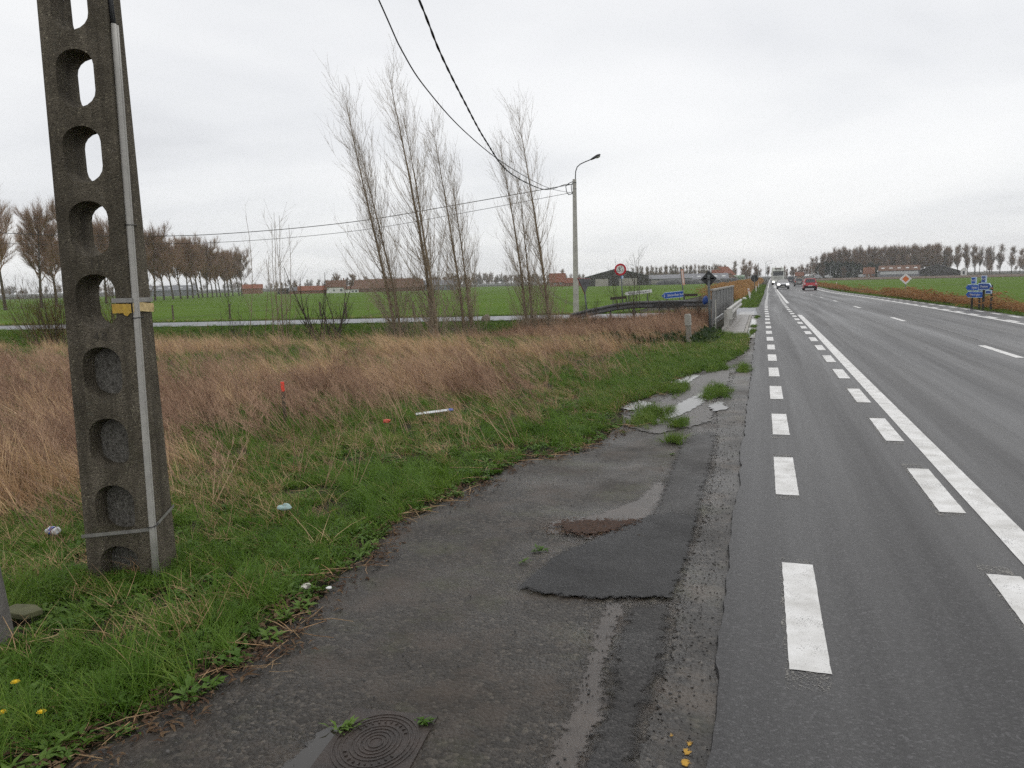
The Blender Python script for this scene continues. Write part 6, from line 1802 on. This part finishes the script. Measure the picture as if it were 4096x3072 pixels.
gable('low_red_house', 'low red roofed house beside the road far ahead', 21.3, 512, R_(-3), 4.6, 6, 1.9, 3.9, M_brickp, M_tileo, (), ((-2, 1, 1, .9), (2, 1, 1, .9)))
for i, (x, y, c_, lb) in enumerate([(39, 530, (.5, .5, .5), 'white parked van before the wood'), (33, 528, (.42, .44, .45), 'small pale parked van by the white porch'), (60.5, 552, (.45, .45, .45), 'pale parked car left of the hipped house'), (71.8, 552, (.5, .5, .48), 'pale tank trailer right of the hipped house')]):
    g = Hs(x, y)
    t = thing('parked_vehicle', lb, 'vehicle', (x, y, g), R_(-8))
    mt = carpaint('van_paint_%d' % i, c_)
    MB().prism([(-2.2, .4), (-2.2, 1.7), (-1.9, 1.95), (1.0, 1.95), (1.5, 1.2), (2.3, 1.05), (2.3, .4)], -.9, .9).build('body', mt, t, .08)
    MB().box((.9, -.905, 1.5), (.7, .03, .45)).build('side_window', M_glass, t)
    for xx_ in (-1.4, 1.4): MB().lathe([(.05, -.1), (.33, -.1), (.33, .1), (.05, .1)], 12, Matrix.Translation((xx_, -.85, .34)) @ Matrix.Rotation(R_(90), 4, 'X')).build('wheel', M_tyre, t)
t = thing('white_porch', 'white curved porch roof before the wood', 'shelter', (29.0, 522, Hs(29, 522)))
MB().prism([(-1.8, 2.6), (-1.4, 3.0), (1.6, 3.1), (1.8, 2.8)], -1.4, 1.4).build('roof', M_white, t)
for xx_ in (-1.5, 1.5): MB().box((xx_, 0, 1.3), (.15, .15, 2.8)).build('post', M_white, t)
# distant lamp posts and poles
def far_pole(label, x, y, h, armd=1.2, mt=None):
    t = thing('roadside_lamp', label, 'street lamp', (x, y, Hs(x, y)))
    MB().tube([(0, 0, -.3), (0, 0, h)], [.14, .08], 6).build('post', mt or M_galv, t)
    if armd:
        MB().tube([(0, 0, h - .05), (armd * .3, 0, h + .35), (armd, 0, h + .5)], .05, 5).build('arm', mt or M_galv, t)
        MB().box((armd + .25, 0, h + .48), (.7, .25, .14)).build('lamp_head', M_galvdull, t, .03)
for x, y, h, a, lb in [(23.6, 420, 5.2, 0, 'thin pale pole before the low red roofed house'), (34.5, 455, 6.3, 1.0, 'pale street lamp before the dark evergreens'), (46.0, 460, 5.8, 0, 'pale pole left of the hipped house'), (1.2, 330, 7.5, 1.4, 'far street lamp nearest at the road end on the left'), (2.2, 400, 7.5, 1.4, 'second far street lamp at the road end on the left'), (-1.4, 300, 7.0, 0, 'dark utility pole at the road end on the left'), (16.5, 300, 6.0, 1.2, 'street lamp right of the lorry')]:
    far_pole(lb, x, y, h, a)

# ------------------------------------------------------------------ far trees
rt = random.Random(12)
def evergreen(seed, h, w_):
    rs = np.random.RandomState(seed)
    n = 2600
    z = rs.rand(n) ** .8; a = rs.rand(n) * 6.283
    prof = np.sin(np.clip(z * 1.02 + .02, 0, 1) ** .7 * np.pi) ** .6
    lump = .75 + .5 * vn(a * 1.6, z * 5, 1, seed)
    r = w_ / 2 * prof * lump * (.55 + .45 * rs.rand(n) ** .4)
    c = np.stack([r * np.cos(a), r * np.sin(a), z * h], 1)
    s = .18 + .28 * rs.rand(n)
    u = rs.randn(n, 3); u /= np.linalg.norm(u, axis=1, keepdims=True)
    v_ = np.cross(u, rs.randn(n, 3)); v_ /= np.linalg.norm(v_, axis=1, keepdims=True)
    V = np.stack([c - u * s[:, None], c + v_ * s[:, None] * .6, c + u * s[:, None], c - v_ * s[:, None] * .6], 1).reshape(-1, 3)
    q = np.arange(n * 4).reshape(n, 4)
    tv, tq = tubes_np(np.array([[[0, 0, 0], [0, 0, h * .4], [0, 0, h * .8]]], float), np.array([[.25, .2, .08]]), 6)
    return mesh_np('trunk', tv, [tq]), mesh_np('crown', V, [q])
M_ever = mat('evergreen_leaf', (.030, .038, .022), .7, .35, .3, (.016, .022, .014), .2, 0, 0, 60, .5)
M_tan = mat('willow_crown', (.19, .115, .05), .85, .2, .3, None, .15, 0, 0, 60, .3)
M_yellowtw = mat('yellow_willow', (.20, .165, .055), .85, .2, .3, None, .15, 0, 0, 60, .3)
evm = [evergreen(300 + i, 10, 8) for i in range(3)]
G1 = 'bare trees of the wood on the right'
wl = 'bare grey brown tree in the wood on the right horizon'
def wood_row(x0, x1, y0, y1, n, h0, h1, jit=2.0, sx=1.0, meshes=None, label=wl, grp=G1):
    for i in range(n):
        u = (i + rt.uniform(-.35, .35)) / max(1, n - 1)
        x = x0 + (x1 - x0) * u; y = y0 + (y1 - y0) * u + rt.uniform(-jit, jit)
        h = h0 + (h1 - h0) * min(1, max(0, u)) + rt.uniform(-1.2, 1.2)
        plant('wood_tree', label % ORD[i] if '%s' in label else label, 'tree', rt.choice(meshes or farm_), (M_bark2, M_twigfar), (x, y, Hs(x, y) - .2), rt.uniform(0, 6.28), h / 19, grp, sx)
wood_row(16, 34, 590, 600, 9, 7, 11)
wood_row(34, 50, 600, 604, 8, 14, 18)
wood_row(50, 118, 604, 628, 34, 19.5, 21, 2.0, .85)
wood_row(46, 150, 612, 652, 22, 19, 20.5, 3, .85)
wood_row(120, 200, 634, 660, 14, 19, 18, 3.0, 1.0, label='%s bare tree from the left in the thin row right of the wood', grp='thin tree row right of the wood')
wood_row(54, 112, 596, 618, 9, 12, 13, 2)
wood_row(44, 128, 622, 646, 24, 18, 19.5, 4, 1.05)
wood_row(40, 100, 588, 612, 20, 8, 9, 2, .9, farb and [(a, b) for a, b in farb] or None, 'low bare bush at the foot of the wood', 'bushes before the wood')
for i, (x, y, h) in enumerate([(37, 578, 9.5), (41, 580, 11.5), (45, 582, 12.0), (49, 583, 11.5), (54, 584, 11.5), (58, 586, 11), (62.5, 588, 10), (70, 590, 10.5), (75, 592, 9.5)]):
    plant('evergreen_tree', 'dark evergreen tree within the left half of the wood', 'tree', evm[i % 3], (M_bark2, M_ever), (x, y, Hs(x, y) - .2), i, h / 10, 'evergreens in the wood')
for i, (x, y, h, mt, lb) in enumerate([(30, 548, 8.0, M_tan, 'tawny willow bush behind the red roofed low house'), (37, 552, 8.5, M_tan, 'tawny willow bush left of the evergreens'), (49.5, 556, 7.0, M_tan, 'low tawny bush before the evergreens'), (75.5, 572, 9.0, M_yellowtw, 'yellow green willow between hipped house and long barn'), (134, 560, 9.0, M_twigfar, 'rounded brown bush at the right picture edge'), (20, 560, 7.0, M_twigfar, 'brown bush right of the road end'), (26, 556, 7.5, M_twigfar, 'brown bush behind the thin pale pole'), (14.5, 600, 8.5, M_twigfar, 'brown tree beside the road end on the right'), (12.5, 540, 5.5, M_twigfar, 'small brown bush right beside the road end')]):
    plant('bare_bush', lb, 'bush', farb[i % 3], (M_bark2, mt), (x, y, Hs(x, y) - .2), i * 1.3, h / 9)
# behind the left farms
for i in range(34):
    x = -93 + 66 * i / 33 + rt.uniform(-.5, .5); y = 608 + .3 * (x + 93) + rt.uniform(-2, 2)
    plant('poplar_row_tree', 'slender bare poplar in the row behind the cowshed', 'tree', farm_[i % 4], (M_bark2, M_twigfar), (x, y, Hs(x, y) - .2), rt.uniform(0, 6), rt.uniform(11.5, 13) / 19, 'poplar row behind the cowshed', .8)
for i, (x, y, h, mt, lb) in enumerate([(-29.5, 556, 12.0, M_yellowtw, 'tall olive willow behind the red roofed brick house'), (-18.5, 566, 14, M_twigfar, 'tall bare tree right of the brick house roof'), (-13, 570, 14.5, M_twigfar, 'second tall bare tree right of the brick house roof'), (-8.5, 574, 13.5, M_twigfar, 'third tall bare tree right of the brick house roof'), (-9.0, 520, 10.0, M_tan, 'rounded reddish brown bush behind the bales'), (-4.2, 528, 10.0, M_tan, 'rounded reddish brown bush right of the bales'), (3.5, 640, 8.5, M_twigfar, 'grey tree at the road end on the left'), (4.8, 700, 10, M_twigfar, 'second grey tree at the road end on the left'), (-201.5, 352, 9.5, M_twigfar, 'left round bare tree behind the cottage farm'), (-194.5, 354, 9.0, M_twigfar, 'right round bare tree behind the cottage farm'), (-222, 345, 5.0, M_twigfar, 'low bare bush left of the cottage farm'), (-113.5, 462, 10, M_twigfar, 'bare tree behind the orange roofed farmhouse'), (-105.0, 465, 8, M_twigfar, 'small bare tree right of the orange roofed farmhouse'), (-131, 105, 3.2, M_twigfar, 'low grey bush by the leftmost avenue tree')]):
    plant('bare_tree', lb, 'tree', farb[i % 3] if 'bush' in lb or 'round' in lb else farm_[i % 4], (M_bark2, mt), (x, y, Hs(x, y) - .2), i * 1.7, h / (9 if 'bush' in lb or 'round' in lb else 19), None, 1.15 if 'olive' in lb else 1.0)
# tree lines on the horizon: too far to tell apart
c_far = srccol('src_farline')
for i in range(3):
    o = bpy.data.objects.new('fl%d' % i, farb[i][1].copy()); o.data.materials.clear(); o.data.materials.append(M_twigfar); c_far.objects.link(o)
rs = np.random.RandomState(77)
xs_, ys_ = [], []
for (ax, ay, bx, by, n) in ((-1500, 700, -700, 1050, 300), (-700, 1050, -330, 1150, 130), (-420, 820, -250, 900, 90), (-330, 1150, 0, 1300, 160), (250, 1000, 900, 1000, 200)):
    u = rs.rand(n)
    k = fbm(u * 30, u * 0, 1, 6) > .42
    xs_.append((ax + (bx - ax) * u)[k]); ys_.append((ay + (by - ay) * u + rs.randn(n) * 12)[k])
xs_ = np.concatenate(xs_); ys_ = np.concatenate(ys_)
scatter('horizon_tree_line', 'faint grey tree line along the far horizon', 'trees', c_far, 3, xs_, ys_, rs, (.7, 1.6), .02)

# ------------------------------------------------------------------ damp air
hz = MB().box((0, 600, 19), (4400, 2600, 46)).build('haze', None)
mh_ = bpy.data.materials.new('damp_air'); mh_.use_nodes = True
th_ = mh_.node_tree; th_.nodes.clear()
pv = N(th_, 'ShaderNodeVolumePrincipled')
pv.inputs['Color'].default_value = (.93, .95, .98, 1)
pv.inputs['Density'].default_value = 0.00024
pv.inputs['Anisotropy'].default_value = 0.0
oo = N(th_, 'ShaderNodeOutputMaterial'); th_.links.new(pv.outputs[0], oo.inputs['Volume'])
hz.data.materials.append(mh_)
tag(hz, 'pale damp haze over the fields', 'haze', None, 'stuff')
